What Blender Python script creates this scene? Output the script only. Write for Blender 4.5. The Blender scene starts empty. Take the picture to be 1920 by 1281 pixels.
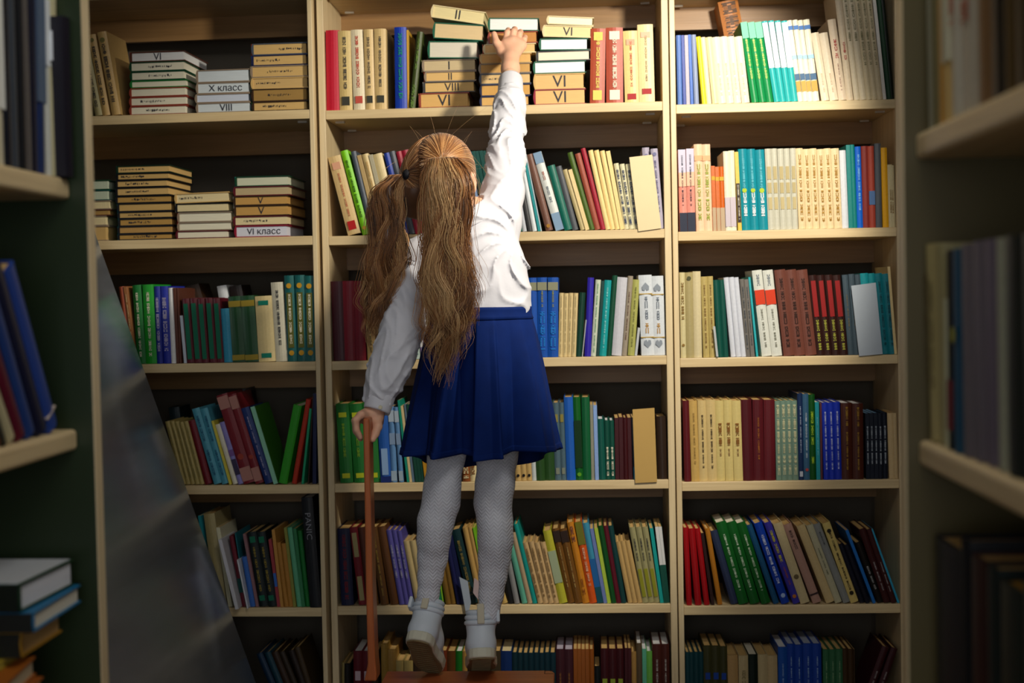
import bpy, bmesh, math, random
import numpy as np
from mathutils import Vector, Matrix
random.seed(7)
rng = np.random.default_rng(7)
DEBUG = False; NKEEP = 315; RAYSTEP = 5; REST = set([0,1,21,22,23,24,25,26,27,48,49,54,55,57,71,72,73,74,75,76,77,78,82,83,84,91,92,94,95,96,100,101,102,103,104,107,109,110,111,113,116,117,118,119,120,137,138,139,140,141,142,143,158,159,160,161,162,163,164,165,166,167,168,169,170,171,172,173,174,175,176,177,178,179,180,181,182,183,184,185,189,190,191,192,196,197,198,199,200,201,202,203,207,208,209,210,211,212,213,214,215,216,217,218,219,220,223,224,225,226,227,228,230,231,233,235,237,242,245,246,247,248,249,250,251,252,253,254,255,256,257,258,259,260,261,262,263,264,265,266,270,271,273,274,275,276,277,278,279,283,284,288,290,291,292,293,294,295,296,297,298,300,301,302,303,304,305,306,307,308,310,311,312,313,320,321,323,325,326,327,331,332,333,334,335,336,337,338,339,340,341,342,343,344,345,346,347,348,349,350,351,352,353,354,355,356,357,358,359,361,362,363,364,365,366,367,368,369,370,371,372,373,374,375,376,378,380,381,382,383,384,385,398,400,411,413,419,420,421,424,440,441,447,448,455,457,458,459,460,461,472,473,474,475,478,496,497,503,504,505,506,507,508,509,513,528,529,534,535,536,537,538,539,540,541,542,543,544,545,546,547,549,550,552,553,554,555,556,557,558,569,572,573,574,575,580,581,582,583,584,586,591,612,618])
SC = bpy.context.scene
COL = SC.collection
# ------------------------------------------------------------------ camera
F_PX, YAW, PITCH, ROLL, EYE = 2556.9, .051883, .033979, .019898, Vector((0, 0, 1.27))
_f = Vector((-math.sin(YAW)*math.cos(PITCH), math.cos(YAW)*math.cos(PITCH), -math.sin(PITCH)))
_r0 = Vector((math.cos(YAW), math.sin(YAW), 0)); _u0 = _r0.cross(_f)
_r = math.cos(ROLL)*_r0 - math.sin(ROLL)*_u0; _u = math.sin(ROLL)*_r0 + math.cos(ROLL)*_u0
cd = bpy.data.cameras.new('camera'); cam = bpy.data.objects.new('camera', cd); COL.objects.link(cam)
m = Matrix.Identity(4)
for i in range(3): m[i][0], m[i][1], m[i][2], m[i][3] = _r[i], _u[i], -_f[i], EYE[i]
cam.matrix_world = m
cd.sensor_width = 36; cd.lens = F_PX/1920*36; cd.clip_start = .05
cd.dof.use_dof = True; cd.dof.focus_distance = 3.12; cd.dof.aperture_fstop = cd.lens/1000/.013
SC.camera = cam
# ------------------------------------------------------------------ light, world, exposure
SC.view_settings.view_transform = 'Standard'; SC.view_settings.look = 'None'
SC.view_settings.exposure = 0.0; SC.view_settings.gamma = 1; SC.view_settings.use_curve_mapping = False
w = bpy.data.worlds.new('world'); SC.world = w; w.use_nodes = True
w.node_tree.nodes['Background'].inputs[0].default_value = (.55, .65, .8, 1)
w.node_tree.nodes['Background'].inputs[1].default_value = .1
def light(name, kind, loc, target, power, col, **kw):
    l = bpy.data.lights.new(name, kind); o = bpy.data.objects.new(name, l); COL.objects.link(o)
    o.location = loc; o.rotation_euler = (Vector(target)-Vector(loc)).to_track_quat('-Z', 'Y').to_euler()
    l.energy = power; l.color = col
    for k, v in kw.items(): setattr(l, k, v)
    return o
LAMP = Vector((.60, 2.5, 2.10))
light('lamp_light', 'SPOT', LAMP, (.0, 3.6, 1.55), 98, (1, .915, .77), spot_size=math.radians(72), spot_blend=.35, shadow_soft_size=.05)
light('added_ceiling_fill', 'AREA', (.35, 1.3, 2.62), (0, 3.2, .9), 14, (1, .98, .95), shape='RECTANGLE', size=.9, size_y=.5)  # added fill from the camera side, no ceiling fixture behind it
light('added_front_fill', 'AREA', (0, -1.5, 1.45), (0, 3.6, 1.2), 12.5, (.95, .97, 1), shape='RECTANGLE', size=1.7, size_y=1.3)  # added frontal fill, paired with the unseen window below
# ------------------------------------------------------------------ helpers
def ray(px, py):
    return (_f + _r*((px-960)/F_PX) - _u*((py-640.5)/F_PX))
def P(px, py, Y):
    d = ray(px, py); return EYE + d*(Y/d.y)
def PX(px, py, X):
    d = ray(px, py); return EYE + d*(X/d.x)
def srgb(h):
    if isinstance(h, str): h = [int(h[i:i+2], 16)/255 for i in (0, 2, 4)]
    return tuple((c/12.92 if c <= .04045 else ((c+.055)/1.055)**2.4) for c in h)+(1,)
_mats = {}
def mat(name, col, rough=.6, grain=0, bump=0, scale=40, metal=0, sheen=0, sss=0, stretch=(1, 1, 1), coat=0, spec=.4):
    key = (name, str(col), rough, grain, bump, scale, metal, sheen)
    if key in _mats: return _mats[key]
    M = bpy.data.materials.new(name); M.use_nodes = True; nt = M.node_tree; N = nt.nodes; L = nt.links
    b = N['Principled BSDF']; b.inputs['Roughness'].default_value = rough; b.inputs['Metallic'].default_value = metal
    b.inputs['Specular IOR Level'].default_value = spec; b.inputs['Coat Weight'].default_value = coat
    c = srgb(col); b.inputs['Base Color'].default_value = c
    if sheen: b.inputs['Sheen Weight'].default_value = sheen; b.inputs['Sheen Roughness'].default_value = .4
    if sss: b.inputs['Subsurface Weight'].default_value = sss; b.inputs['Subsurface Radius'].default_value = (.02, .008, .004); b.inputs['Subsurface Scale'].default_value = .5
    if grain or bump:
        tc = N.new('ShaderNodeTexCoord'); mp = N.new('ShaderNodeMapping'); mp.inputs['Scale'].default_value = stretch
        no = N.new('ShaderNodeTexNoise'); no.inputs['Scale'].default_value = scale; no.inputs['Detail'].default_value = 5
        L.new(tc.outputs['Object'], mp.inputs[0]); L.new(mp.outputs[0], no.inputs[0])
        if grain:
            mx = N.new('ShaderNodeMix'); mx.data_type = 'RGBA'
            mx.inputs[6].default_value = tuple(x*(1-grain) for x in c[:3])+(1,); mx.inputs[7].default_value = tuple(min(1, x*(1+grain)) for x in c[:3])+(1,)
            L.new(no.outputs[0], mx.inputs[0]); L.new(mx.outputs[2], b.inputs['Base Color'])
        if bump:
            bp = N.new('ShaderNodeBump'); bp.inputs['Strength'].default_value = 1; bp.inputs['Distance'].default_value = bump
            L.new(no.outputs[0], bp.inputs['Height']); L.new(bp.outputs[0], b.inputs['Normal'])
    _mats[key] = M
    return M
def mesh_obj(name, verts, faces, material, parent=None, smooth=False, mats=None, midx=None):
    me = bpy.data.meshes.new(name); me.from_pydata(verts, [], faces)
    for mm in (mats or [material]): me.materials.append(mm)
    if midx is not None: me.polygons.foreach_set('material_index', midx)
    if smooth: me.polygons.foreach_set('use_smooth', [True]*len(me.polygons))
    me.update()
    o = bpy.data.objects.new(name, me); COL.objects.link(o)
    if parent is not None: o.parent = parent
    return o
def empty(name, loc=(0, 0, 0), rz=0):
    o = bpy.data.objects.new(name, None); COL.objects.link(o); o.location = loc; o.rotation_euler = (0, 0, rz); o.empty_display_size = .05; return o
def tag(o, label=None, cat=None, group=None, kind=None):
    for k, v in (('label', label), ('category', cat), ('group', group), ('kind', kind)):
        if v: o[k] = v
    return o
class MB:
    def __init__(s): s.v, s.f = [], []
    def add(s, v, f):
        n = len(s.v); s.v += [tuple(x) for x in v]; s.f += [tuple(i+n for i in q) for q in f]; return s
    def box(s, x0, x1, y0, y1, z0, z1):
        return s.add([(x0, y0, z0), (x1, y0, z0), (x1, y1, z0), (x0, y1, z0), (x0, y0, z1), (x1, y0, z1), (x1, y1, z1), (x0, y1, z1)],
                     [(0, 3, 2, 1), (4, 5, 6, 7), (0, 1, 5, 4), (1, 2, 6, 5), (2, 3, 7, 6), (3, 0, 4, 7)])
    def prism(s, prof, z0, z1):     # profile CCW in xy
        n = len(prof)
        return s.add([(x, y, z0) for x, y in prof]+[(x, y, z1) for x, y in prof],
                     [tuple(range(n-1, -1, -1)), tuple(range(n, 2*n))]+[(i, (i+1) % n, n+(i+1) % n, n+i) for i in range(n)])
    def obj(s, name, material, parent=None, smooth=False): return mesh_obj(name, s.v, s.f, material, parent, smooth)
def bevel(o, w=.002, seg=2):
    b = o.modifiers.new('bevel', 'BEVEL'); b.width = w; b.segments = seg; b.limit_method = 'ANGLE'; return o
def wood_mat(name, c0, c1, axis, rough=.42):
    M = bpy.data.materials.new(name); M.use_nodes = True; N = M.node_tree.nodes; L = M.node_tree.links; b = N['Principled BSDF']
    tc = N.new('ShaderNodeTexCoord'); mp = N.new('ShaderNodeMapping'); s = [38, 38, 38]; s[axis] = 1.6; mp.inputs['Scale'].default_value = s
    no = N.new('ShaderNodeTexNoise'); no.inputs['Scale'].default_value = 2.2; no.inputs['Detail'].default_value = 6; no.inputs['Distortion'].default_value = .6
    r = N.new('ShaderNodeValToRGB'); r.color_ramp.elements[0].position = .3; r.color_ramp.elements[1].position = .7
    r.color_ramp.elements[0].color = srgb(c0); r.color_ramp.elements[1].color = srgb(c1)
    L.new(tc.outputs['Object'], mp.inputs[0]); L.new(mp.outputs[0], no.inputs[0]); L.new(no.outputs[0], r.inputs[0]); L.new(r.outputs[0], b.inputs['Base Color'])
    bp = N.new('ShaderNodeBump'); bp.inputs['Distance'].default_value = .0004; L.new(no.outputs[0], bp.inputs['Height']); L.new(bp.outputs[0], b.inputs['Normal'])
    b.inputs['Roughness'].default_value = rough
    return M
W_H = wood_mat('pale birch laminate along the shelf', 'CDB385', 'E2CA9A', 0)
W_V = wood_mat('pale birch laminate upright', 'D0B98E', 'E4CFA4', 2)
W_Y = wood_mat('pale birch laminate side', 'BFA67B', 'D3BC91', 1)
W_D = wood_mat('shaded olive laminate end panel', '6F6A4C', '7A7557', 2)
W_R = wood_mat('brown-toned rail laminate', '9A7448', 'AE8656', 0)
W_O = wood_mat('orange varnished beech', 'A5552B', 'C06C3C', 2, .3)
# ------------------------------------------------------------------ room shell
RZ = [1.7689, 1.4362, 1.1033, .7753, .445, .112]      # top of each shelf board
TH = .024
XC = [-1.0, -.1, .8]
YF = [3.5897, 3.6, 3.6131]; SL = [-.03, -.0028, .0104]; ZO = [.0012, 0, -.0087]
def struct(o): o['kind'] = 'structure'; return o
struct(MB().box(-2.6, 2.6, -1.6, 4.1, -.02, 0).obj('floor', mat('worn brown linoleum', '6B5238', .5, .2, .0004, 12)))
struct(MB().box(-2.6, 2.6, -1.6, 4.1, 2.7, 2.72).obj('ceiling', mat('off white ceiling paint', 'C9C4B8', .9, .03, .0003, 60)))
gm = mat('grey painted wall', '625B50', .9, .06, .0006, 30)
struct(MB().box(-2.6, 2.6, 3.98, 4.0, 0, 2.7).obj('wall_back', gm))
struct(MB().box(-2.62, -2.6, -1.6, 4, 0, 2.7).obj('wall_left', gm))
struct(MB().box(2.6, 2.62, -1.6, 4, 0, 2.7).obj('wall_right', gm))
struct(MB().box(-2.6, 2.6, -1.62, -1.6, 0, 2.7).obj('wall_front', gm))
wr = empty('added_window_1', (0, -1.585, 1.45)); wr['kind'] = 'structure'  # unseen window, added to carry the frontal fill
wf = mat('white paint of added window', 'D8D8D4', .5)
for q in ((-.93, .93, .66, .74), (-.93, .93, -.74, -.66), (-.93, -.86, -.66, .66), (.86, .93, -.66, .66), (-.03, .03, -.66, .66)): MB().box(q[0], q[1], -.01, .03, q[2], q[3]).obj('frame', wf, wr)
gl_ = bpy.data.materials.new('glowing fill pane'); gl_.use_nodes = True; gl_.node_tree.nodes['Principled BSDF'].inputs['Emission Color'].default_value = (.85, .92, 1, 1); gl_.node_tree.nodes['Principled BSDF'].inputs['Emission Strength'].default_value = 1.6  # panes glow to support the added fill
for x in (-.86, .03): MB().box(x, x+.83, -.006, 0, -.66, .66).obj('pane', gl_, wr)
# ------------------------------------------------------------------ back bookcases
class Bay:
    def __init__(s, k, x0, x1):
        s.k = k; s.x0, s.x1 = x0, x1
        s.M = Matrix.Translation((XC[k], YF[k], 0)) @ Matrix.Rotation(math.atan(SL[k]), 4, 'Z')
        s.I = s.M.inverted()
    def local(s, px, py, dy=0):     # pixel -> point on the case's front plane pushed in by dy
        o = s.I @ EYE; d = (s.I.to_3x3() @ ray(px, py)); t = (dy-o.y)/d.y; return o+d*t
    def shelf_z(s, row): return RZ[row]+ZO[s.k]
BAYS = [Bay(0, -1.62, -.7087), Bay(1, -.6697, .2191), Bay(2, .2551, .8238)]
UP = .018
def bookcase(b, label):
    root = empty('bookcase'); root.matrix_world = b.M
    tag(root, label, 'bookcase', 'pale wooden bookcases along the back wall')
    x0, x1 = b.x0-XC[b.k], b.x1-XC[b.k]
    for a, c in ((x0-(UP if b.k < 2 else .0145), x0), (x1, x1+(UP if b.k else .0125))):
        bevel(MB().box(a+.0002, c-.0002, 0, .3, 0, 2.12).obj('upright', W_V, root), .0015)
    zz = RZ+[2.1]
    for i, z in enumerate(zz):
        z += ZO[b.k]
        bevel(MB().box(x0, x1, .001, .29, z-TH, z).obj('shelf' if i < 6 else 'top_board', W_H, root), .0015)
        MB().box(x0, x1, .272, .29, z-TH-.062, z-TH).obj('back_rail', W_R, root)
    MB().box(x0, x1, .03, .05, .0, RZ[5]+ZO[b.k]-TH).obj('plinth', W_H, root)
    pin = None
    for z in (zz[0], 2.1):       # shelf pins seen from below
        for x in (x0+.03, x1-.03):
            for y in (.05, .24):
                if pin is None: p = pin = MB().box(-.012, .012, -.006, .006, -.005, 0).obj('shelf_pin', mat('pale plastic', 'C9C0B0', .4), root)
                else: p = pin.copy(); COL.objects.link(p)
                p.location = (x, y, z+ZO[b.k]-TH)
    return root
bookcase(BAYS[0], 'pale wooden bookcase behind the leaning dark metal sheet')
bookcase(BAYS[1], 'pale wooden bookcase directly behind the girl')
bookcase(BAYS[2], 'narrow pale wooden bookcase beside the dark right-hand end panel')
# ------------------------------------------------------------------ books
C = dict(red='A81328', crim='8C1730', maroon='5C1420', dmaroon='3A1015', brick='8E3B2B', rust='9B4A30', orange='C2641E', amber='D79A12', ochre='B98A2E', yel='E6CF3C',
  cream='DCCB9C', tan='CBA768', beige='D8C08C', pale='E2DCC4', white='E4E4E2', grey='8D8D88', slate='47505C', dgrey='3A3A3C', lgrey='B9B8B0', olive='7C7442', lolive='A79C6C',
  lime='6FC81C', green='12702C', bgreen='1F9A2A', dgreen='0B3F26', vdgreen='0A2A1A', teal='0F8C88', dteal='0C4A46', turq='17A6A8', mint='8FC9AA', aqua='6FB2C4', lblue='86B4D8', blue='1550B4',
  bblue='0C66D0', navy='151E46', vnavy='0C1226', violet='3E34A6', purple='4C4484', lav='B4AEC8', mauve='9A7C84', pink='D8A696', peach='E8BE9A', brown='5A3020', lbrown='8A5A2E', dbrown='34200F', black='101014', taupe='8E7C68', picture='A0A8B8')
def colour(c): return C.get(c, c)
def cover_mat(c): return mat('book cloth '+str(c), colour(c), .45, .1, .0002, 160)
def page_mat(c): return mat('page block '+str(c), colour(c), .85, .09, .0003, 8, stretch=(60, 3, 3))
INK = lambda c: mat('print '+str(c), colour(c), .5, spec=.3)
_txt = {}
def text_mesh(s):
    if s in _txt: return _txt[s]
    c = bpy.data.curves.new('t', 'FONT'); c.body = s; c.resolution_u = 2
    o = bpy.data.objects.new('t', c); COL.objects.link(o)
    dg = bpy.context.evaluated_depsgraph_get(); me = bpy.data.meshes.new_from_object(o.evaluated_get(dg))
    bpy.data.objects.remove(o)
    v = np.array([x.co[:] for x in me.vertices]); f = [tuple(p.vertices) for p in me.polygons]
    v[:, :2] -= v[:, :2].min(0); sz = v[:, :2].max(0); _txt[s] = (v, f, sz[0], sz[1]); return _txt[s]
def put_text(mb, s, x0, x1, z0, z1, y, vert, up=False):
    v, f, W, H = text_mesh(s)
    out = []
    for a, b, _ in v:
        a /= W; b /= H
        if vert: q = (x0+(x1-x0)*b, z1-(z1-z0)*a) if not up else (x1-(x1-x0)*b, z0+(z1-z0)*a)
        else: q = (x0+(x1-x0)*a, z0+(z1-z0)*b)
        out.append((q[0], y, q[1]))
    mb.add(out, f)
def letters(mb, x0, x1, z0, z1, y, seed, word=.02):
    r = random.Random(seed); z = z1; n = 0
    while z > z0+.003:
        L = r.uniform(.0018, .0034)
        if n > r.randint(5, 9): z -= .005; n = 0; continue
        k = r.choice((0, 1, 2)); a = r.uniform(0, .12)*(x1-x0)
        if k == 0: mb.box(x0+a, x1, y, y+.0006, z-L, z)
        elif k == 1: mb.box(x0+a, x0+a+(x1-x0)*.3, y, y+.0006, z-L, z); mb.box(x1-(x1-x0)*.3, x1, y, y+.0006, z-L, z)
        else: mb.box(x0+a, x1, y, y+.0006, z-L*.4, z); mb.box(x0+(x1-x0)*.4, x0+(x1-x0)*.65, y, y+.0006, z-L, z-L*.4)
        z -= L+.0011; n += 1
_bm = {}
def book_mesh(w, h, d, soft):
    t = min(.0025, w*.22) if not soft else min(.0012, w*.2)
    rb = 0 if soft else min(.004, w*.22)
    # cover profile: U, open to +y, spine bowed towards -y
    out = [(0, d)]+[(0, rb)]
    n = 5
    for i in range(1, n): a = i/n; out.append((w*a, rb*(1-math.sin(math.pi*a))))
    out += [(w, rb), (w, d), (w-t, d), (w-t, rb+t), (t, rb+t), (t, d)]
    if soft: out = [(0, d), (0, .0004), (.0006, 0), (w-.0006, 0), (w, .0004), (w, d), (w-t, d), (w-t, t), (t, t), (t, d)]
    return MB().prism(out, 0, h), t, rb
def make_book(w, h, d, col, marks='', pages='tan', soft=False, name='book', seed=0):
    mb, t, rb = book_mesh(w, h, d, soft)
    root = mb.obj(name, cover_mat(col))
    ins = .0008 if soft else .003
    y0 = rb+t if not soft else t
    MB().box(t, w-t, y0, d-(.001 if soft else .004), ins, h-ins).obj('page_block', page_mat(pages), root)
    y = -.0007
    for mk in [q for q in marks.split(';') if q]:
        a = mk.split(':')
        if a[0] == 'B':      # band colour z0 z1
            MB().box(.0005, w-.0005, y+.0003, y+.0012+rb, float(a[2])*h, float(a[3])*h).obj('spine_band', INK(a[1]), root)
        elif a[0] == 'P':    # label panel z0 z1 inset
            MB().box(w*.2, w*.8, y-.0002, y+.0012, float(a[2])*h, float(a[3])*h).obj('spine_label', INK(a[1]), root)
        elif a[0] == 'L':    # lettering z0 z1 (width)
            q = MB(); k = float(a[4]) if len(a) > 4 else .4
            letters(q, w*(.5-k/2), w*(.5+k/2), float(a[2])*h, float(a[3])*h, y-.0008, seed)
            q.obj('lettering', INK(a[1]), root)
        elif a[0] == 'T':    # text colour z0 z1 string (reads down)
            q = MB(); put_text(q, a[4], w*.26, w*.74, float(a[2])*h, float(a[3])*h, y-.0009, True); q.obj('title', INK(a[1]), root)
        elif a[0] == 'U':    # text up
            q = MB(); put_text(q, a[4], w*.26, w*.74, float(a[2])*h, float(a[3])*h, y-.0009, True, True); q.obj('title', INK(a[1]), root)
        elif a[0] == 'O':    # round/diamond emblem  colour z
            q = MB(); zc = float(a[2])*h; r_ = w*.28
            q.add([(w/2+r_*math.cos(i*math.pi/5), y-.0008, zc+r_*math.sin(i*math.pi/5)) for i in range(10)], [tuple(range(10))]); q.obj('emblem', INK(a[1]), root)
        elif a[0] == 'H':    # heart or house emblem
            q = MB(); zc = float(a[2])*h; r_ = w*.27; s = 1 if a[3] == 'up' else -1
            q.add([(w/2, y-.0008, zc+s*r_*1.3), (w/2-r_, y-.0008, zc+s*r_*.2), (w/2-r_*.9, y-.0008, zc-s*r_*.8), (w/2-.25*r_, y-.0008, zc-s*r_), (w/2, y-.0008, zc-s*.4*r_), (w/2+.25*r_, y-.0008, zc-s*r_), (w/2+r_*.9, y-.0008, zc-s*r_*.8), (w/2+r_, y-.0008, zc+s*r_*.2)], [tuple(range(8))])
            q.obj('emblem', INK(a[1]), root)
    return root
ROWN = ['top shelf', 'second shelf', 'third shelf', 'fourth shelf', 'fifth shelf', 'lowest shelf']
BAYN = ['left bay', 'middle bay', 'right bay']
ORD = ['first', 'second', 'third', 'fourth', 'fifth', 'sixth', 'seventh', 'eighth', 'ninth', 'tenth']
NUM = ['', 'one', 'two', 'three', 'four', 'five', 'six', 'seven', 'eight', 'nine', 'ten']
SHORT = {}
LABELS = {}
CW = set("""red crimson maroon wine scarlet rose salmon coral russet brick brick-red rust-orange orange orange-red orange-brown amber ochre yellow mustard mustard-khaki gold golden cream ivory sand sand-coloured sand-brown straw beige tan tan-brown tan-cream
khaki khaki-cream khaki-green pale white whitish grey greyish grey-blue grey-brown grey-green grey-cream grey-olive silver silvery slate charcoal black black-navy black-blue black-green blackish navy navy-black blue blue-black blue-grey indigo cobalt azure violet violet-navy violet-blue purple lavender lavender-grey
periwinkle mauve plum pink pinkish peach green green-black teal turquoise emerald mint petrol aqua olive olive-cream olive-brown lime brown chestnut chocolate taupe sunset-coloured landscape-pictured ice steel royal""".split())
def base_col(desc):
    w_ = desc.replace(',', '').split()
    for i, q in enumerate(w_):
        if q in CW:
            if q in ('ice', 'steel', 'royal', 'pale', 'blackish') and i+1 < len(w_) and w_[i+1] in CW: q += ' '+w_[i+1]
            return ('dark ' if i and w_[i-1] == 'dark' else 'bright ' if i and w_[i-1] == 'bright' else '')+q
    return w_[0]
def ulabel(s):
    s = ' '.join(s.split())
    for a, b in ((' the ', ' '), (' from left of ', ' of '), (' from top', ''), (' at ', ' ')):
        if len(s.split()) > 16: s = s.replace(a, b)
    LABELS[s] = LABELS.get(s, 0)+1
    return s
def parse(txt):
    out = []
    for ln in txt.strip().split('\n'):
        ln = ln.strip()
        if not ln: continue
        f = [q.strip() for q in ln.split('|')]
        nums = [float(q) for q in f[0].split()]
        b, t, wd, ty = nums[:4]; n = int(nums[4]) if len(nums) > 4 else 1
        db = nums[5] if len(nums) > 5 else 0; dt = nums[6] if len(nums) > 6 else 0; dy = nums[7] if len(nums) > 7 else 0
        for i in range(n):
            out.append(dict(b=b+db*i, t=t+dt*i, w=wd, ty=ty+(random.uniform(-1, 1) if n > 1 else 0), dy=dy, col=f[1], desc=f[2], marks=f[3] if len(f) > 3 else '', pages=f[4] if len(f) > 4 and f[4] else 'tan', i=i, n=n, layer=0 if dy < .03 else 1))
    return out
def lie_row(bay, row, txt, nb=(None, None)):
    B = BAYS[bay]; zs = B.shelf_z(row)+.0005; items = parse(txt)
    for it in items:
        it['dy'] += .006 + random.uniform(0, .004)
        # bottom-left pixel is at shelf height: find local x on plane dy where the pixel column b meets z = zs
        y = 650
        for _ in range(6):
            p = B.local(it['b'], y, it['dy']); p2 = B.local(it['b'], y+10, it['dy']); y += (zs-p.z)/(p2.z-p.z)*10
        p = B.local(it['b'], y, it['dy']); it['ww'] = B.local(it['b']+it['w'], y, it['dy']).x-p.x
        q = B.local(it['t'], it['ty'], it['dy'])
        it['p'] = (p.x, zs); a = math.atan2(p.x-q.x, q.z-zs); it['a'] = a
        it['h'] = min(math.hypot(q.x-p.x, q.z-zs), (.298 if row else .300)/math.cos(a)); it['th'] = it['ww']*math.cos(a)
    L0 = [i for i in items if i['layer'] == 0]
    for a, b in zip(L0[:-1], L0[1:]):
        u = Vector((-math.sin(a['a']), math.cos(a['a']))); nrm = Vector((math.cos(a['a']), math.sin(a['a'])))
        A0 = Vector(a['p']); ub = Vector((-math.sin(b['a']), math.cos(b['a'])))
        ds = []
        for k in (0, min(a['h'], b['h'])):
            ds.append((Vector(b['p'])+ub*k-A0).dot(nrm))
        lim = min(ds)-.0003
        a['th'] = max(.0028, min(a['th'], lim)) if lim > .0028 else .0028
        if a['th'] < lim-.0001 and lim-a['th'] < .004: a['th'] = lim
    xmax = B.x1-XC[bay]; xmin = B.x0-XC[bay]
    for j, it in enumerate(items):
        if it['a'] < 0:   # leans right: lowest corner is the right one
            it['z'] = zs+it['th']*math.sin(-it['a'])
        else: it['z'] = zs
        x = it['p'][0]
        hi = x+it['th']*math.cos(it['a']) - (it['h']*math.sin(it['a']) if it['a'] < 0 else 0)
        if hi > xmax-.001: x -= hi-xmax+.001
        lo = x-(it['h']*math.sin(it['a']) if it['a'] > 0 else 0)
        if lo < xmin+.001: x += xmin+.001-lo
        soft = it['th'] < .011
        dep = min(.148, max(.11, it['h']*.7))
        if it['dy']+dep > .268: dep = .268-it['dy']
        o = make_book(it['th'], it['h'], dep, it['col'], it['marks'], it['pages'], soft, seed=j*31+row*7+bay if it['n'] == 1 else row*7+bay)
        o.matrix_world = B.M @ Matrix.Translation((x, it['dy'], it['z'])) @ Matrix.Rotation(-it['a'], 4, 'Y')
        nm = 'standing on the %s of the %s' % (ROWN[row], BAYN[bay])
        # position wording
        if it['n'] > 2:
            pos = '%s of %s, %s, %s' % (ORD[it['i']] + ' from left', NUM[it['n']], ROWN[row], BAYN[bay]); grp = it['desc']+'s on the %s of the %s' % (ROWN[row], BAYN[bay])
        elif it['n'] == 2:
            pos = '%s of a pair, %s, %s' % (('left', 'right')[it['i']], ROWN[row], BAYN[bay]); grp = it['desc']+' pair on the %s of the %s' % (ROWN[row], BAYN[bay])
        else:
            grp = 'books on the %s of the %s' % (ROWN[row], BAYN[bay])
            k0 = items[j-1]['desc'] if j else nb[0]; k1 = items[j+1]['desc'] if j+1 < len(items) else nb[1]
            if it['layer']: pos = '%s, %s' % (ROWN[row], BAYN[bay])
            elif k0 and k1: pos = 'between %s and %s books, %s, %s' % (base_col(k0), base_col(k1), ROWN[row], BAYN[bay])
            elif k1: pos = 'at left end of %s, %s' % (ROWN[row], BAYN[bay])
            else: pos = 'at right end of %s, %s' % (ROWN[row], BAYN[bay])
        lab = it['desc']+', '+pos
        if len(lab.split()) > 16 and 'between' in pos: lab = it['desc']+', right of %s one, %s, %s' % (base_col(k0), ROWN[row], BAYN[bay])
        if len(lab.split()) > 16: lab = lab.replace('lettering', '').replace('hardback', 'book').replace(' of a pair', ' one of two')
        tag(o, ulabel(lab), 'book', grp); o['px_'] = it['w']
    return items
def stack(bay, row, name, txt, yrot=0):
    """books lying flat: xl xr ytop ybot tilt(deg) dy depth | cover | page | spine | text | desc"""
    B = BAYS[bay]; rows = []
    for ln in txt.strip().split('\n'):
        f = [q.strip() for q in ln.split('|')]; n = [float(q) for q in f[0].split()]
        rows.append((n, f[1:]))
    rows = rows[::-1]; z = B.shelf_z(row)+.0005; N = len(rows)
    # real heights from pixel heights
    for i, (n, f) in enumerate(rows):
        xl, xr, yt, yb = n[:4]; tilt = n[4] if len(n) > 4 else 0; dy = (n[5] if len(n) > 5 else 0)+.012; dep = n[6] if len(n) > 6 else .2
        pl = B.local(xl, yb, dy); pr = B.local(xr, yb, dy); t = (yb-yt)*3.6/F_PX
        wdt = (pr.x-pl.x); x = pl.x
        cov, pg, sp, tx, desc = (f+['']*5)[:5]
        soft = 'soft' in desc or 'paperback' in desc
        o = make_book(t-.0004, dep, wdt, cov, '', pg, False, seed=i)
        if sp and sp != cov:
            MB().box(-.0, t-.0004, -.0006, .0006, .004, dep*.96).obj('spine_cloth_or_shade', cover_mat(sp), o)
        tilt = math.radians(tilt); zb = z
        R = Matrix(((0, 1, 0, 0), (0, 0, 1, 0), (1, 0, 0, 0), (0, 0, 0, 1)))
        if tilt > 0: T = Matrix.Translation((x, dy, zb+wdt*math.sin(tilt))) @ Matrix.Rotation(tilt, 4, 'Y')
        else: T = Matrix.Translation((x, dy, zb)) @ Matrix.Rotation(tilt, 4, 'Y')
        o.matrix_world = B.M @ T @ Matrix.Rotation(random.uniform(-.012, .012)+yrot, 4, 'Z') @ R
        if tx:
            q = MB(); hgt = (t-.006)*.86
            if tx.startswith('~'):
                # unreadable handwriting: small strokes
                r = random.Random(i*5+row); a = float(tx[1:] or .2)*wdt; v = a
                while v < a+wdt*.42:
                    l = r.uniform(.002, .005); z_ = t*.5+r.uniform(-.001, .001); q.box(z_-r.uniform(.0008, .0032), z_+r.uniform(.0008, .0032), v, v+l*r.choice((.15, .3, .8)), .0018, .0028); v += l+.001
            else:
                v, ff, Wt, Ht = text_mesh(tx); sc = min(hgt/Ht, wdt*.62/Wt); x0 = wdt*(.5 if len(tx) < 4 else .55)-Wt*sc/2; z0 = (t-Ht*sc)/2
                q.add([(z0+b_*sc, x0+a_*sc, .0018) for a_, b_, _ in v], ff)
            q.obj('handwritten_mark', INK('303038'), o)
        pos = 'topmost' if i == N-1 else ('bottom' if i == 0 else ORD[N-1-i]+' from top')
        tag(o, ulabel('%s, %s in %s' % (desc, pos, name)), 'book', 'books lying in the '+name)
        z += t+wdt*abs(math.sin(tilt)-math.sin(math.radians(rows[i-1][0][4]) if i and len(rows[i-1][0]) > 4 else 0))*.0
        if i+1 < N and tilt > 0:
            nx = rows[i+1][0]; nt = math.radians(nx[4]) if len(nx) > 4 else 0
            if nt < tilt: z += wdt*math.sin(tilt-nt)
    return
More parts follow.
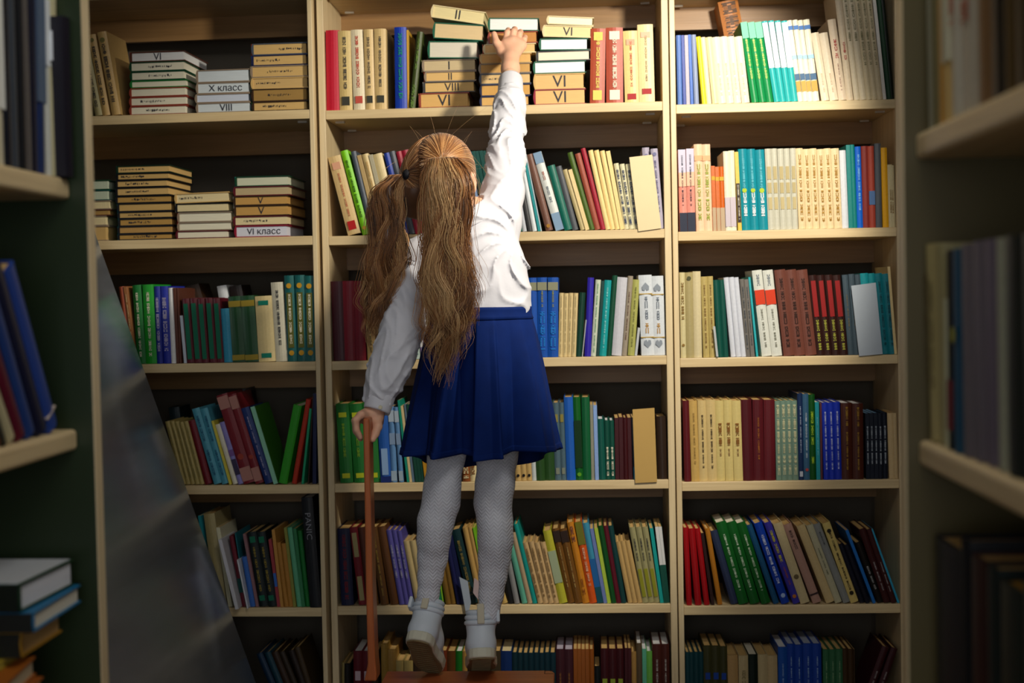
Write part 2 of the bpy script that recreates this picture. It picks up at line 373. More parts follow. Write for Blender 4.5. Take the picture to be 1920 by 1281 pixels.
def card(bay, row, quad, col, label, dy=-.004, th=.0018, name='shelf_divider', cat='card'):
    B = BAYS[bay]; v = []
    for d in (0, th):
        for px, py in quad:
            p = B.local(px, py, dy); v.append((p.x, dy+d, p.z))
    cx = sum(a[0] for a in v)/8; z0 = min(a[2] for a in v); v = [(a-cx, b, c-z0) for a, b, c in v]
    o = mesh_obj(name, v, [(0, 3, 2, 1)[::-1], (4, 5, 6, 7)[::-1], (0, 1, 5, 4)[::-1], (1, 2, 6, 5)[::-1], (2, 3, 7, 6)[::-1], (3, 0, 4, 7)[::-1]], mat('card '+col, colour(col), .7, .04, .0002, 30))
    o.matrix_world = B.M @ Matrix.Translation((cx, 0, z0)); tag(o, label, cat); return o
# ------------------------------------------------------------------ left bay
lie_row(0, 0, '''
163 142 11 78|lolive|slim olive-cream book|L:olive:.1:.8
178 150 13 74|lolive|faded olive-cream book with dark title|L:dgrey:.1:.8
192 164 14 66|tan|tan-cream book with dark title|L:dgrey:.12:.85;O:olive:.93
209 181 17 61|tan|thick tan book with dark title and white corner|L:dgrey:.15:.85;O:olive:.9
''')
stack(0, 0, 'wide left pile on the top shelf', '''
243 347 98 117 0 0 .2|brown|white|red|VI|white-paged brown book marked VI
242 347 117 135 0 0 .2|dgreen|pale||~.35|pale-paged green book
243 347 135 152 0 0 .2|dgreen|pale||~.35|pale-paged green book with faint marks
243 351 152 166 0 0 .17|green|pale|||pale-paged thin green book
242 350 166 183 0 0 .17|brick|pale|||pale-paged brick-red book
242 351 183 200 0 0 .17|brick|pale||~.2|pale-paged red book with pencil marks
242 350 200 217 0 0 .17|brick|pale||~.3|pale-paged red-brown book
''')
stack(0, 0, 'middle pile on the top shelf of the left bay', '''
367 468 132 156 0 0 .17|taupe|C9D2D6|||thick pale grey book
367 468 156 177 0 0 .17|taupe|C9D2D6||X класс|pale grey book marked X
365 468 177 194 0 0 .17|taupe|C4CCDA|||thin pale blue-grey book
367 470 194 213 0 0 .17|taupe|C9D2D6||VIII|pale grey book marked VIII
''')
stack(0, 0, 'yellowed pile against the upright on top shelf', '''
471 576 80 102 0 0 .17|slate|tan|D0604A|~.5|yellowed book with coral spine
471 576 102 122 0 0 .17|navy|tan|bblue|~.1|yellowed book with blue spine
469 578 122 144 0 0 .17|taupe|tan|cream|~.3|yellowed book with cream spine
470 578 144 165 0 0 .17|tan|C4A268|cream|~.1|yellowed book with written edge
471 577 165 189 0 0 .17|dbrown|9C7A40|dgreen|~.3|browned book with dark cover
472 577 189 207 0 0 .17|dbrown|tan|green|~.2|yellowed book with green spine
''')
stack(0, 1, 'small pile beside the metal sheet, second shelf', '''
160 204 337 356 0 0 .17|dgreen|B9C4AC|||green-covered book with pale pages
160 204 356 376 0 0 .17|dteal|B9C4AC|||teal-covered book with pale pages
160 207 376 393 0 0 .17|taupe|cream|||cream-paged worn book
160 206 393 405 0 0 .17|brown|A88448|||brown-paged worn book
160 200 405 424 0 0 .17|taupe|cream|||cream-paged rough paperback
160 201 424 453 0 0 .17|taupe|tan|||thick yellowed worn book
''')
stack(0, 1, 'tallest pile on the second shelf', '''
217 319 309.5 324 0 0 .2|vdgreen|tan|dteal|~.1|yellowed book with teal spine
217 318 324 337 0 0 .2|black|C4A060|dteal|~.1|yellowed black book with written edge
216 315 337 351 0 0 .2|black|tan|dgreen|~.2|yellowed black book with green spine
216 318 351 367 0 0 .2|black|tan|dteal|~.2|yellowed black book with faint writing
216 322 367 381 0 0 .19|black|B48C48|dteal|~.3|browned black book
219 322 381 397 0 0 .17|black|C4A060|teal||yellowed black book with turquoise spine
220 323 397 410 0 0 .17|black|C4A060|teal|~.2|yellowed dark book with pencilled edge
221 323 410 424.5 0 0 .17|black|B48C48|teal|~.2|browned dark book with long writing
220 324 424.5 439 0 0 .17|black|B98F50|teal||plain browned dark book
220 323 439 451 0 0 .17|black|B48C48|teal|~.3|thin browned dark book
''')
stack(0, 1, 'short middle pile on the second shelf', '''
327 430 360 379 -1 0 .16|tan|cream|cream|~.1|cream book with written edge
328 429 380 397 0 0 .16|black|cream|cream||cream-paged black book
332 435 397 416 0 0 .16|taupe|pale|D0503A||pale-paged book with red spine
332 435 416 432 0 0 .16|taupe|pale|D0503A||pale-paged thin book with red spine
329 429 432 447 0 0 .16|maroon|pale|maroon||pale-paged maroon book
''')
stack(0, 1, 'pile against the upright on second shelf', '''
440 542 330 349 0 0 .2|dgreen|C9CBB0|teal||pale-paged green book
437 543 349 367 0 0 .2|maroon|B8A47C|maroon||greyed maroon book
437 540 367 385 0 0 .2|dbrown|C09450|pale|V|yellowed brown book marked V
438 542 385 405 0 0 .2|dbrown|C09450|pale|V|yellowed dark book marked V
437 541 405 423 0 0 .2|maroon|cream|amber|~.2|cream-paged book with amber spine
439 540 423 445 0 0 .2|crim|D0D2DC|crim|VI класс|white-paged crimson book marked VI
''')
lie_row(0, 2, '''
240 222 8 538|rust|slim tan paperback
250 231 14 538|A06A40|tan paperback with ribbed spine|L:cream:.1:.9:.2
257 247 18 535|green|dark green hardback with pale title|L:pale:.08:.9:.25
273 266 20 534|bgreen|bright green hardback with pale title|L:pale:.08:.9:.25
294 288 11 537|1B2A90|indigo book with white letters|L:lav:.15:.85:.45
306 299 14 537|1C2C9C|wide indigo book with white letters|L:lav:.15:.85:.5
321 315 9 540|white|white slim book
331 324 7 540|brown|slim brown book
337 331 6 541|brown|narrow brown book
345 337 5 592|C6CDD8|short pale blue booklet
350 340 14 560 5 14 14.4|maroon|maroon book with green lettered panel|P:0C6A4C:.06:.92
420 413 13 579|2F93B4|short sky blue book
436 427 22 556 2 24 23.5|1B4A26|dark green book with gold bands|B:A08A30:.03:.11;B:A08A30:.84:.93
485 477 30 556|D9C48C|wide cream book with teal labels|P:0E7A64:.86:.93;P:0E7A64:.06:.13
517 507 20 530|C9C3AC|pale book with rubbed dark title|L:dgrey:.2:.9:.2
539 532 18 517 3 18 19.5|0A5A58|teal book with gold ornaments|P:5A5A20:.16:.8;L:pale:.18:.78:.25;O:C09020:.88;O:C09020:.1
''')
lie_row(0, 2, '''
380 340 34 541 1 0 0 .16|dbrown|dark brown book peeping over maroon row
428 406 18 537 1 0 0 .16|D8DDE0|white illustrated book peeping over sky blue book|B:7A4A28:.0:.8
452 428 24 538 1 0 0 .16|1C120E|dark spined book hidden behind green books
''')
lie_row(0, 3, '''
340 309 8 792 5 8.7 8.7|A89658|slim khaki-cream paperback|L:olive:.1:.9:.2
384 352 15 790|6E0E1C|dark red hardback
401 359 14 768 2 15 15.5|4E9CB0|light blue book with dark title|L:1E5A78:.1:.45:.3;L:1E5A78:.55:.9:.3
430 396 5 790|D6C84A|thin yellow picture book
437 403 7 797|pale|thin cream book
447 411 11 793|8A84C4|lavender patterned book|B:3C3450:.15:.4;B:7A5A98:.45:.55
457 405 19 743|7A1822|thick maroon book with pink end bands|B:B07C70:.84:.98;B:B07C70:.03:.18;O:A04030:.3
479 427 14 742|7A1822|narrow maroon book with pink end bands|B:B07C70:.84:.98;B:B07C70:.03:.18;O:A04030:.3
497 451 14 767|12306E|navy blue book with white line title|L:lav:.1:.88:.15
513 469 8 764|3A7420|mint-spined book with green cover showing|B:8FC9AA:0:1
522 550 16 762|2E9A1C|bright green book leaning right||pale
547 574 9 750|B83018|orange-red slim book leaning right
565 580 7 767|1A9C6C|emerald slim book leaning right
577 586 8 742|dbrown|dark slim book
587 588 7 738|navy|dark navy book
''')
lie_row(0, 3, '''
330 315 20 765 1 0 0 .16|14262C|dark book at the back behind khaki books
470 440 20 732 1 0 0 .16|1C100C|black book at the back behind maroon books
''')
lie_row(0, 4, '''
393 371 6 968|1F8C96|thin turquoise book
404 381 20 965|A89A6A|tall khaki book
428 405 8 990|D8D2B0|cream book hidden behind white book
441 409 17 1013 1 0 0 -.03|C9C8CC|thick white hardback jutting out||white
454 429 9 1006|6A1426|wine red book with pale notch|B:dteal:.2:.4
462 440 6 1000|1B6A74|thin teal book
463 444 5 1050 1 0 0 -.02|D5DAE0|short white booklet
469 453 8 1045|3468B8|short blue booklet
480 455 7 1002|8A6468|mauve slim book
486 463 16 999 2 17 17|0D1A1A|black book with green squares and gold title|P:0F6A4C:.86:.94;P:0F6A4C:.08:.15;L:A08A30:.2:.8:.25
520 503 5 1012|A03A40|thin red and blue book|B:3468B8:.3:.5
526 509 6 994|C08A40|torn orange-tan paperback
533 518 8 1019 2 8 9|B07A30|orange-tan paperback
550 532 6 990|8A8A3C|thin khaki green book
557 538 9 990|5FAE84|mint green book
566 549 7 992|2F7A4C|mid green thin book
573 557 8 996|12702C|deep green book
584 567 21 934 1 0 0 -.01|0E1014|tall black book with grey capitals|T:8A8A90:.62:.86:PANIC|white
''')
lie_row(0, 5, '''
540 480 12 1228|14304A|dark blue slanting book
553 495 12 1226|143C4A|dark blue-green slanting book
566 508 14 1226|dbrown|dark brown slanting book
580 522 14 1225|2C2010|brown slanting book
592 540 14 1222|241810|blackish brown slanting book
604 556 12 1216|3A2A12|ochre-brown slanting book
''')
# ------------------------------------------------------------------ middle bay
lie_row(1, 0, '''
610 608 24 57|C01630|bright crimson hardback
637 633 21 58|D2B878|cream book with dark title and square|L:dgrey:.25:.92:.25;P:3A3A30:.06:.17
663 657 20 56|E4D6B4|ivory book with red title and square|L:C04030:.25:.92:.25;P:C05040:.08:.17
685 681 16 55|D2B47A|sand book with dark title and square|L:dgrey:.25:.9:.25;P:3A3A30:.08:.17
703 701 22 54|D2B47A|thick sand book with dark title and square|L:dgrey:.25:.9:.2;P:3A3A30:.08:.17
741 739 22 51|1038A4|royal blue book with green lettering|L:0E8A6C:.12:.92:.35
764 762 6 56 1 0 0 .01|C89A2C|mustard slim book
767 782 11 60|3E4A1C|olive picture book leaning right|L:6A8A3C:.0:.3:.6;L:6A8A3C:.5:.9:.4
''', (None, 'yellowed'))
stack(1, 0, 'tilting pile beside the blue book', '''
806 909 14 38 10 0 .16|cream|E2D29C|cream|II|cream paperback marked II
810 906 40 70 5 0 .17|0F5A40|D8BE90|0F5A40||green hardback with peach pages
801 896 71 103 2 0 .17|0F5A40|D6CEBC|0F5A40||green hardback with whitish pages
791 893 106 128 0 0 .16|taupe|C4B088|cream|I|greyed paperback marked I
795 893 129 148 0 0 .16|taupe|D6B070|D86040|II|yellowed book with orange spine marked II
793 891 149 170 0 0 .16|dgrey|D6B070|white|VIII|yellowed book marked VIII
785 880 172 200 0 0 .16|brick|D8AC68|D07850|VI|thick yellowed book marked VI
''')
stack(1, 0, 'pile behind the raised hand', '''
914 1010 29 53 2 0 .16|0F5A40|ECECE8|0F5A40||green hardback with white pages
914 1008 53 75 0 0 .16|brick|C08448|brick||brown-paged book behind fingertips
905 1005 76 94 0 0 .16|cream|E0B87C|D86040||cream-covered yellowed book
899 997 95 113 0 0 .16|tan|DCAE6C|D07850||yellowed book with orange spine
897 996 114 133 0 0 .16|taupe|C89C5C|taupe||browned book with grey spine
898 996 134 154 0 0 .16|slate|DAB880|slate|~.1|yellowed book with slate cover
899 996 155 177 0 0 .16|navy|D0A058|navy||yellowed book with navy cover
899 993 178 197 0 0 .16|navy|D8AC68|navy||lowest yellowed book with navy cover
''')
stack(1, 0, 'pile beside the russet books', '''
1024 1113 25 41 4 0 .16|cream|F0E6CC|cream||cream paperback
1016 1112 42 64 3 0 .16|cream|E6D29C|cream|VI|cream book with blue stains
1010 1103 66 88 1 0 .16|0F5A40|ECEEF0|0F5A40||green hardback with white pages
1005 1107 89 108 0 0 .16|dgrey|EADFC6|cream||cream-paged paperback
999 1099 110 133 0 0 .16|0F5A40|E8ECEC|0F5A40||thick green hardback with white pages
1000 1097 135 164 0 0 .16|tan|DDB478|tan|VI|thick yellowed book marked VI
1000 1099 166 195 0 0 .16|crim|DDB478|crim|VI|thick crimson-covered book marked VI
''')
lie_row(1, 0, '''
1106 1108 27 54|A84A30|russet book with yellow label|L:E0C860:.2:.9:.25;P:E0C860:.84:.95;P:E0C860:.04:.17
1137 1136 29 52|A84A34|russet book with white label|L:pale:.2:.9:.25;P:pale:.84:.95;P:pale:.04:.17
1172 1168 25 58|E6C884|yellow-cream book with red square|L:B05030:.2:.85:.15;P:A01010:.04:.12;P:E0A080:.8:.88
1199 1195 29 46|EAD29A|tall yellow-cream book with red square|L:8A7050:.25:.85:.12;P:A01010:.1:.17;P:E0B090:.83:.9
''', ('maroon', None))
lie_row(1, 1, '''
651 613 25 296|D6B880|wide beige book with red square|L:C07050:.2:.78:.15;P:B01818:.06:.17;P:D8A080:.83:.92
680 638 17 284|7CCC10|bright green book with black title|L:2A4A0A:.2:.88:.3;O:C8A030:.08
694 657 9 285|slate|grey-blue slim hardback
706 669 7 292|B89C68|slim tan book
714 678 11 290|D4BC84|cream book with rubbed spine|L:tan:.1:.9:.3
727 691 6 291|B0A88C|slim greyish book
735 699 17 290|D8C490|wide cream paperback|B:C89040:.3:.6
757 719 9 288|1E3C9C|deep blue slim book|L:C09040:.3:.6:.2
768 729 11 285|4C525C|charcoal grey book
779 742 9 285|A01C34|crimson slim book
790 752 11 283|A01C34|crimson wider book
804 768 12 290|B84A58|rose red book
818 783 12 288|taupe|taupe book
834 800 12 290|cream|cream book hidden by head
850 818 13 288|slate|slate book hidden by head
868 836 12 288|navy|dark blue book behind ponytail
884 852 12 286|2C3446|dark slate book by ear
898 868 14 282|5C78A0|steel blue book
910 884 5 284 4 8 7|0E4A44|dark teal thin book
946 916 8 288|0A5048|deep teal book at shirt
958 930 10 292|C07058|salmon book
969 941 9 290|0C5A4C|green hardback at shirt edge
980 954 6 288|B8BCC4|pale grey thin book
990 962 8 287|dgrey|dark grey thin book
999 971 9 287|D6DCE0|white slim book
1009 980 4 290|1D8E92|turquoise thin book
1014 985 7 289|B6C6CE|ice blue slim book
1024 986 15 291|6E4A3C|brown book with gold foot|O:A07020:.06
1042 999 17 288|D2D6D2|white and blue book with dark title|B:7C98B4:.86:1;B:7C98B4:.0:.22;L:B07060:.62:.75:.25;L:6A7480:.35:.56:.25
1059 1026 14 312|0A6454|teal green hardback
1074 1042 12 313|4E5258|shiny grey hardback
1089 1055 8 319|B4A474|olive-cream slim book
1098 1065 9 319|E0C890|yellow-cream slim book
1106 1064 12 287|46601C|moss green mottled book
1116 1078 9 289|9A4C38|red-brown slim book
1127 1089 11 279|9C1C30|crimson tall slim book
1136 1103 9 283 4 9 11|EACF8C|pale yellow book with plain spine
1171 1151 10 307 3 9 11|D2CCA8|patterned cream and blue book|L:2C3A5C:.05:.9:.5
''', (None, 'lavender'))
card(1, 1, [(1180, 295), (1223, 290), (1240, 428), (1197, 434)], 'E2CFA4', 'blank cream cardboard divider leaning on books, second shelf, middle bay')
lie_row(1, 1, '''
1213 1204 13 277 1 0 0 .012|A8A2B4|lavender book behind cream divider|O:6A6A90:.9
1239 1227 13 279|AAA4B6|lavender book with small dark title|L:5C587C:.2:.85:.3;O:6A6A90:.93
''', ('cream-coloured divider beige', None))
lie_row(1, 2, '''
621 615 23 528|4A1620|dark maroon thick hardback
644 640 21 527|8A1226|crimson thick hardback
667 663 22 527|8A1228|crimson thick hardback with scuffed edge
689 683 16 552|C8AA6C|tan book with faded lettering|L:olive:.1:.9:.3
708 702 17 540|BCA87C|tan book behind long hair
730 722 18 545|6A3020|brown book behind long hair
752 745 16 560|C8C0A0|pale book behind sleeve
770 764 18 598|A9BDB8|mint patterned book|L:2E6A6A:.1:.7:.6
790 785 6 617|7A6A98|slim violet and white book|B:D8D8DC:.4:1
800 795 14 560|DCD2B0|cream book behind blonde hair
820 815 22 545|2C4A7A|blue book behind blonde hair
850 845 26 545|8A7A5A|khaki book behind shirt
880 875 26 545|4A2A1C|brown book behind shirt
910 905 24 545|5A6A5A|grey-green book behind shirt
940 934 24 545|C8B890|cream book behind shirt
972 966 10 553|B42A1C|red slim book at waist|B:D09030:0:.3
991 988 19 521|0E4CA6|bright blue book with plain spine|B:8A8A70:.84:.94
1009 1007 18 521 2 18.3 20|0E4CA6|bright blue book with yellow emblem|B:8A8A70:.84:.94;L:A0A030:.62:.83:.15;L:1C80D8:.08:.57:.5
1047 1049 8 550 4 8.2 9|D2BC88|sand-coloured slim book|L:9C8A58:.05:.95:.12
1080 1087 11 549|07382A|dark green slim hardback
1091 1098 3 600|A8ACB0|grey folder edge
1096 1102 13 521|2E22A0|violet blue tall book
1108 1117 10 525|C4CCB8|pale book with green stripe|L:4C9C5C:.05:.95:.15
1118 1128 6 527|0A3A34|dark teal thin hardback
1124 1134 12 526|17989A|turquoise book with pale title|L:8AD0D0:.1:.9:.2
1137 1149 9 517|0B4630|forest green hardback
1147 1158 16 521|C4C4CC|plain pale grey hardback
1166 1178 10 518|9A8E7C|taupe book with faded title|L:6A4A3C:.2:.8:.2
1177 1187 11 525|A8A85C|lime-khaki book|L:7A7A3A:.1:.9:.2
1190 1196 4 615|B8BCC0|short pale folder
1203 1197 24 517 2 25 26|D0D6DC|white book with gold rules and grey emblems|B:B89848:.76:.772;B:B89848:.22:.232;L:6A7480:.42:.73:.22;L:C09040:.26:.4:.25;H:8A929C:.85:up;H:8A929C:.15:dn
''')
lie_row(1, 3, '''
638 629 24 758 2 26 24.5|146A22|green book with yellow crown marks|L:7AA020:.3:.75:.2;P:B8C020:.83:.89;P:B8C020:.06:.12
689 678 24 758|146A22|green book behind wooden handle|P:B8C020:.83:.89;P:B8C020:.06:.12
714 706 18 764|1C54A4|blue book with pale vertical label|P:88A8D0:.1:.45;B:12286A:.0:.08
734 727 14 763 2 14.5 11|5C88B8|pale blue cloudy book|B:A8B8C8:.8:.95;B:8098B8:.5:.65;B:9AAEC0:.02:.15
763 745 5 751|0C8C74|green turquoise thin book
768 751 4 762|D8C090|cream thin book
773 757 5 758|5C7488|slate thin book
779 762 5 758 3 6 6|0C4434|bottle green thin book
797 782 5 790 3 6 6|C08C1C|ochre thin book
830 822 20 770|4A3A2A|brown book behind tights
868 862 13 800|8A4A1C|ornate brown and cream book|L:E8D8A8:.05:.6:.7
882 876 12 800|E0D0A0|ornate cream book|L:8A5A2C:.1:.6:.6
920 914 20 770|2C3A3A|dark book behind tights
967 962 10 800 3 10.4 10.4|C0A064|tan book with black dot|O:black:.1
998 993 7 800|C0C8C8|pale grey slim book
1006 1000 16 757 2 16.5 17|24481C|moss green dark hardback
1041 1036 11 756 2 11.5 11.5|4C6470|slate book with gold ends|P:8A8040:.75:.85;P:7A8070:.08:.16
1063 1057 16 745|1C5AB4|vivid blue tall book
1080 1074 14 745|0A5A1C|green tall book with dark centre|B:073010:.15:.72;O:5A9A1C:.07
1094 1090 14 745|0A5A32|plain green tall book
1109 1106 6 759|8A8A78|taupe thin book
1116 1112 8 760|86A4D8|light blue thin book
1124 1120 11 786|0D5448|teal green short book||white
1136 1133 9 788 2 9 9|0C4A3C|short green book with white letters|L:pale:.05:.55:.4|white
1154 1152 7.5 783 4 8.2 8|3C0A10|dark maroon slim book
1188 1184 4 783|14283A|navy thin book|B:1D7A98:0:.2
''', (None, 'dark brown'))
card(1, 3, [(1186, 768), (1227, 765), (1232, 904), (1191, 906)], 'C09C58', 'blank tan cardboard divider in front of dark books, fourth shelf, middle bay')
lie_row(1, 3, '''
1234 1230 18 781|2C1C10|dark brown plain book
''', ('tan', None))
lie_row(1, 4, '''
640 632 21 992|12183C|navy book with red ornament|L:7A1420:.08:.92:.3
673 655 16 990|7A1420|dark red book with cream labels|P:A89A68:.62:.93;P:A89A68:.06:.37
688 671 13 990|4A2010|brown book left of handle
702 684 12 990|6A4418|tan-brown book behind handle
714 692 17 990|5A3810|golden brown book|L:A08030:.1:.9:.2
732 707 17 989|54300C|brown leaning hardback
749 724 9 996 3 9.6 10|4E4890|violet book with grey marks|L:9A98B0:.35:.8:.35
779 756 10 1016 2 12 11|B8A474|tan short book
803 783 12 1000|5A5040|brown book behind left calf
823 803 8 1000|0E8050|green thin book by ankle
830 812 5 1000|8AC830|lime thin book by ankle
836 816 9 1020 2 10 10|7A5A20|golden brown slim book
857 832 9 1005|14184C|dark blue slim book between legs
866 841 8 1005|101848|navy blue slim book between legs
880 846 16 995|0B3034|dark teal book with gold title|L:8A7A40:.1:.85:.3
897 867 10 990 2 10 10|C09A58|orange-tan slim book
915 886 5 990|7AC020|lime green edge book
925 897 14 1000|4A3A20|brown book behind right calf
942 918 10 1060|C8A860|short tan book
953 925 10 1000|141414|black thin book
965 938 11 1000|8A8A8A|grey glossy book
979 950 8 1010|5CA890|mint thin book
990 958 6 1000|B09878|taupe slim book
999 963 9 984|0E9088|tall turquoise book
1009 980 10 1018 4 10 11|C0A070|ragged cream paperback|L:8A6A3C:.1:.9:.3
1049 1018 13 997|B0AC30|yellow and sage book|B:9AA684:.28:.72
1065 1035 12 993 2 13.5 14|6A4414|brown book with dark head band|B:2A1A10:.82:.97;L:B09050:.2:.75:.15
1093 1063 12 981|C07A1C|orange-ochre book|L:6A3A3C:.75:.95:.5;L:8A4A10:.1:.3:.4
1106 1077 12 980|C85014|orange-red and olive book|B:6A6A1C:.72:1;L:E0B090:.2:.68:.3
1120 1092 11 982|3A8AA8|pale blue picture book|B:1C5C98:.2:.55;B:104A58:0:.2
1132 1106 6 992|6A7AB0|slim violet-blue book
1139 1114 5 991|A8C040|lime and white slim book
1146 1121 9 987|0A4A1C|rich green hardback
1156 1131 8 987|5A1020|wine slim hardback
1165 1140 10 987|0E3A3A|dark petrol hardback
1178 1155 8 1016 3 9 8.5|BC9A60|tan short slim book
1205 1180 11 990 3 11 12|9A9468|khaki book with black title|L:dgrey:.55:.85:.25;P:8A8A20:.08:.45
1238 1218 7 991|0E9A94|bright turquoise slim book
1245 1228 7 989 2 7 9|0B4A3C|white-topped green book|B:D8D8D4:.5:1
''')
card(1, 4, [(861, 1082), (877, 1090), (883, 1130), (876, 1163), ][:4], 'A8B4C4', 'pale blue paper slip hanging between the legs, fifth shelf', -.008, .0006, 'paper_slip', 'paper')
card(1, 4, [(889, 1084), (901, 1092), (901, 1130), (887, 1112)], 'BCA8AC', 'pinkish paper slip beside the right calf, fifth shelf', -.008, .0006, 'paper_slip', 'paper')
lie_row(1, 5, '''
637 637 7 1243|8A7A48|olive short box file
645 645 12 1245|14100C|black short book
664 662 16 1222 2 17 17|5A0E1A|maroon book with pale head label|P:C0A8B0:.62:.74;P:8A6A58:.0:.55|white
698 696 12 1225|3A2A1C|brown book behind post
716 714 11 1208|A07C34|ochre tan upright book
729 727 13 1219|A8803C|tan upright book
744 742 12 1240|B8A060|short cream book
758 757 14 1240|B8A060|short cream book by shoe
775 774 20 1225|3A2818|brown book behind shoe
797 797 26 1225|4A3420|wide brown book behind shoe
826 826 11 1221|6A2C14|red-brown upright book
838 838 15 1222|5A3410|brown upright book
854 854 12 1222|146A1C|green upright book||white
867 867 9 1222|A88040|tan slim upright book
880 880 28 1222|2A2018|dark wide upright book
912 912 24 1222|3A3020|dark brown upright book
940 939 19 1222|0C2A60|deep blue upright book||cream
961 960 10 1225 8 10.1 10.1|0B2A34|petrol blue slim upright book||tan
1044 1042 14 1219 2 16 16|3A1820|plum book with pale top|L:8A5A30:0:.7:.2|B8B0C0
1077 1075 7 1218 5 7.4 7.4|8A4A14|orange-brown slim upright book
1116 1114 10 1250|0E1414|short black book
1128 1126 13 1217 3 15 15|3A0E14|maroon book with lime label|P:8A9A30:.1:.62
1172 1171 6 1215 2 6.2 6.2|3C0A12|dark red thin upright book
1186 1184 8 1223|A88044|thin tan upright book
1195 1193 10 1207|5A4A34|grey-brown upright book||white
1206 1204 7 1217|5AAE8C|mint upright book||white
1214 1212 9 1222|6AB048|light green upright book||white
1225 1223 15 1209 2 17 17|4A2018|chocolate book with white title|L:B0A8A0:.1:.82:.2|white
''')
# ------------------------------------------------------------------ right bay
lie_row(2, 0, '''
1271 1268 8 66|5A7CC0|periwinkle slim book
1281 1277 6 66|1C3C98|royal blue slim book
1287 1283 7 66|A8A4B4|lavender-grey slim book
1295 1290 6 65|0E5AB8|azure slim book
1302 1296 9 65|8A98B8|grey-blue slim book
1317 1305 8 69|F4DC30|yellow slim book
1326 1314 9 70|F0DCB8|ivory slim book beside yellow
1336 1323 11 70|F2DCA8|ivory book with pale marks
1348 1335 13 69 4 14.5 14|F4E6C8|ivory plain-spined book|L:E0C49C:.1:.6:.2
1410 1388 13 42 3 13.8 13.2|0C8A48|green book with mint head and lime title|B:6CC8A0:.8:1;L:C8D860:.25:.78:.3
1452 1428 11 40 4 11 12.2|2AB0B0|turquoise book with white centre band|B:ECEFF2:.42:.86;B:BCE8E8:.86:.98
1497 1476 9 38 4 9.3 10|EEE8D0|pale landscape-pictured book|B:2C6AB0:.88:.93;B:2C5A80:.26:.34;B:C09838:.12:.25;B:9AC4D8:.52:.57
1541 1521 14 63 2 15.5 15|E8D8BC|ivory short-topped book|L:D0B898:.1:.4:.2
1573 1552 14 37|E8D4B8|ivory book with bold red title|L:B03028:.5:.75:.35;L:A07868:.1:.45:.15
1588 1564 13 -20|E6D4B6|tall ivory book with bold red title|L:B03028:.35:.52:.35
1602 1577 10 -22 2 11 11|E4D6B8|tall ivory book|L:8A8460:.5:.98:.4
1625 1600 9 -24 3 10.4 11|D8C8A4|tall sand book with tiny lettering|L:8A8460:.3:.98:.4
1656 1634 6 -24|E8E4DC|tall white-edged book
''', (None, 'dark green'))
lie_row(2, 0, '''
1664 1642 8 -20|0A3A1E|tall dark green book
1674 1654 10 -22|0C1810|tall black-green book
''', ('white', None))
lie_row(2, 0, '''
1385 1346 38 4 1 0 0 .16|B06A20|orange mottled picture book peeping from behind|L:3A2410:.5:.98:.7
''', ('ivory', 'green'))
lie_row(2, 1, '''
1275 1271 14 280 2 14.5 15|E09080|sunset-coloured book with dark title|B:C8C4D8:.72:1;B:E8B898:.55:.72;B:22283C:0:.23;L:1C1C30:.3:.93:.2
1306 1301 14 270 2 15 15|F0C8A4|peach book with lime title|B:E8A878:.81:.87;L:9AA83C:.12:.77:.4
1337 1333 7.5 312 3 7.5 7.5|C86014|short orange and tan book|B:B8A080:0:.36;B:C8A020:.78:.84
1361 1356 10 283 2 10 10|E6E0C8|cream book with grey photo corner|B:C4B8C0:.05:.42
1384 1377 7 285|D8B848|yellow and black slim book|B:2C1C1C:.1:.6;L:pale:.12:.58:.3
1392 1384 15 280 3 16 16|0A8898|teal book with white title|L:60C0D0:.5:.88:.25;L:F0F4F4:.15:.46:.4;O:A8C020:.49
1441 1434 11 279 5 11.3 11.8|C4C2B0|greyish white book with gold patches|P:B0A070:.62:.78;P:B0A070:.45:.58;P:B8A878:.25:.4
1498 1492 13 279 6 13.4 13.2|E2CB9E|ivory book with gilt vertical lettering|L:A87C28:.08:.92:.35
1580 1574 11 282|D6DAE0|white plain slim book
1592 1586 7 272 2 7.8 7.8|0B7C78|sea green slim book
1608 1603 10 275|0A62D0|azure book with pale title|L:78B8F0:.2:.9:.35
1619 1615 11 274|84302A|brick red book
1631 1627 10 274|A04030|brick book with photo|B:4A6A98:.28:.45
1643 1640 11 269|4E545C|slate grey tall book
1656 1652 9 277|E0A414|amber yellow slim book
1667 1664 8 309 2 9 9|C8BC94|short mottled cream book|L:8A6A3C:.2:.6:.3
''')
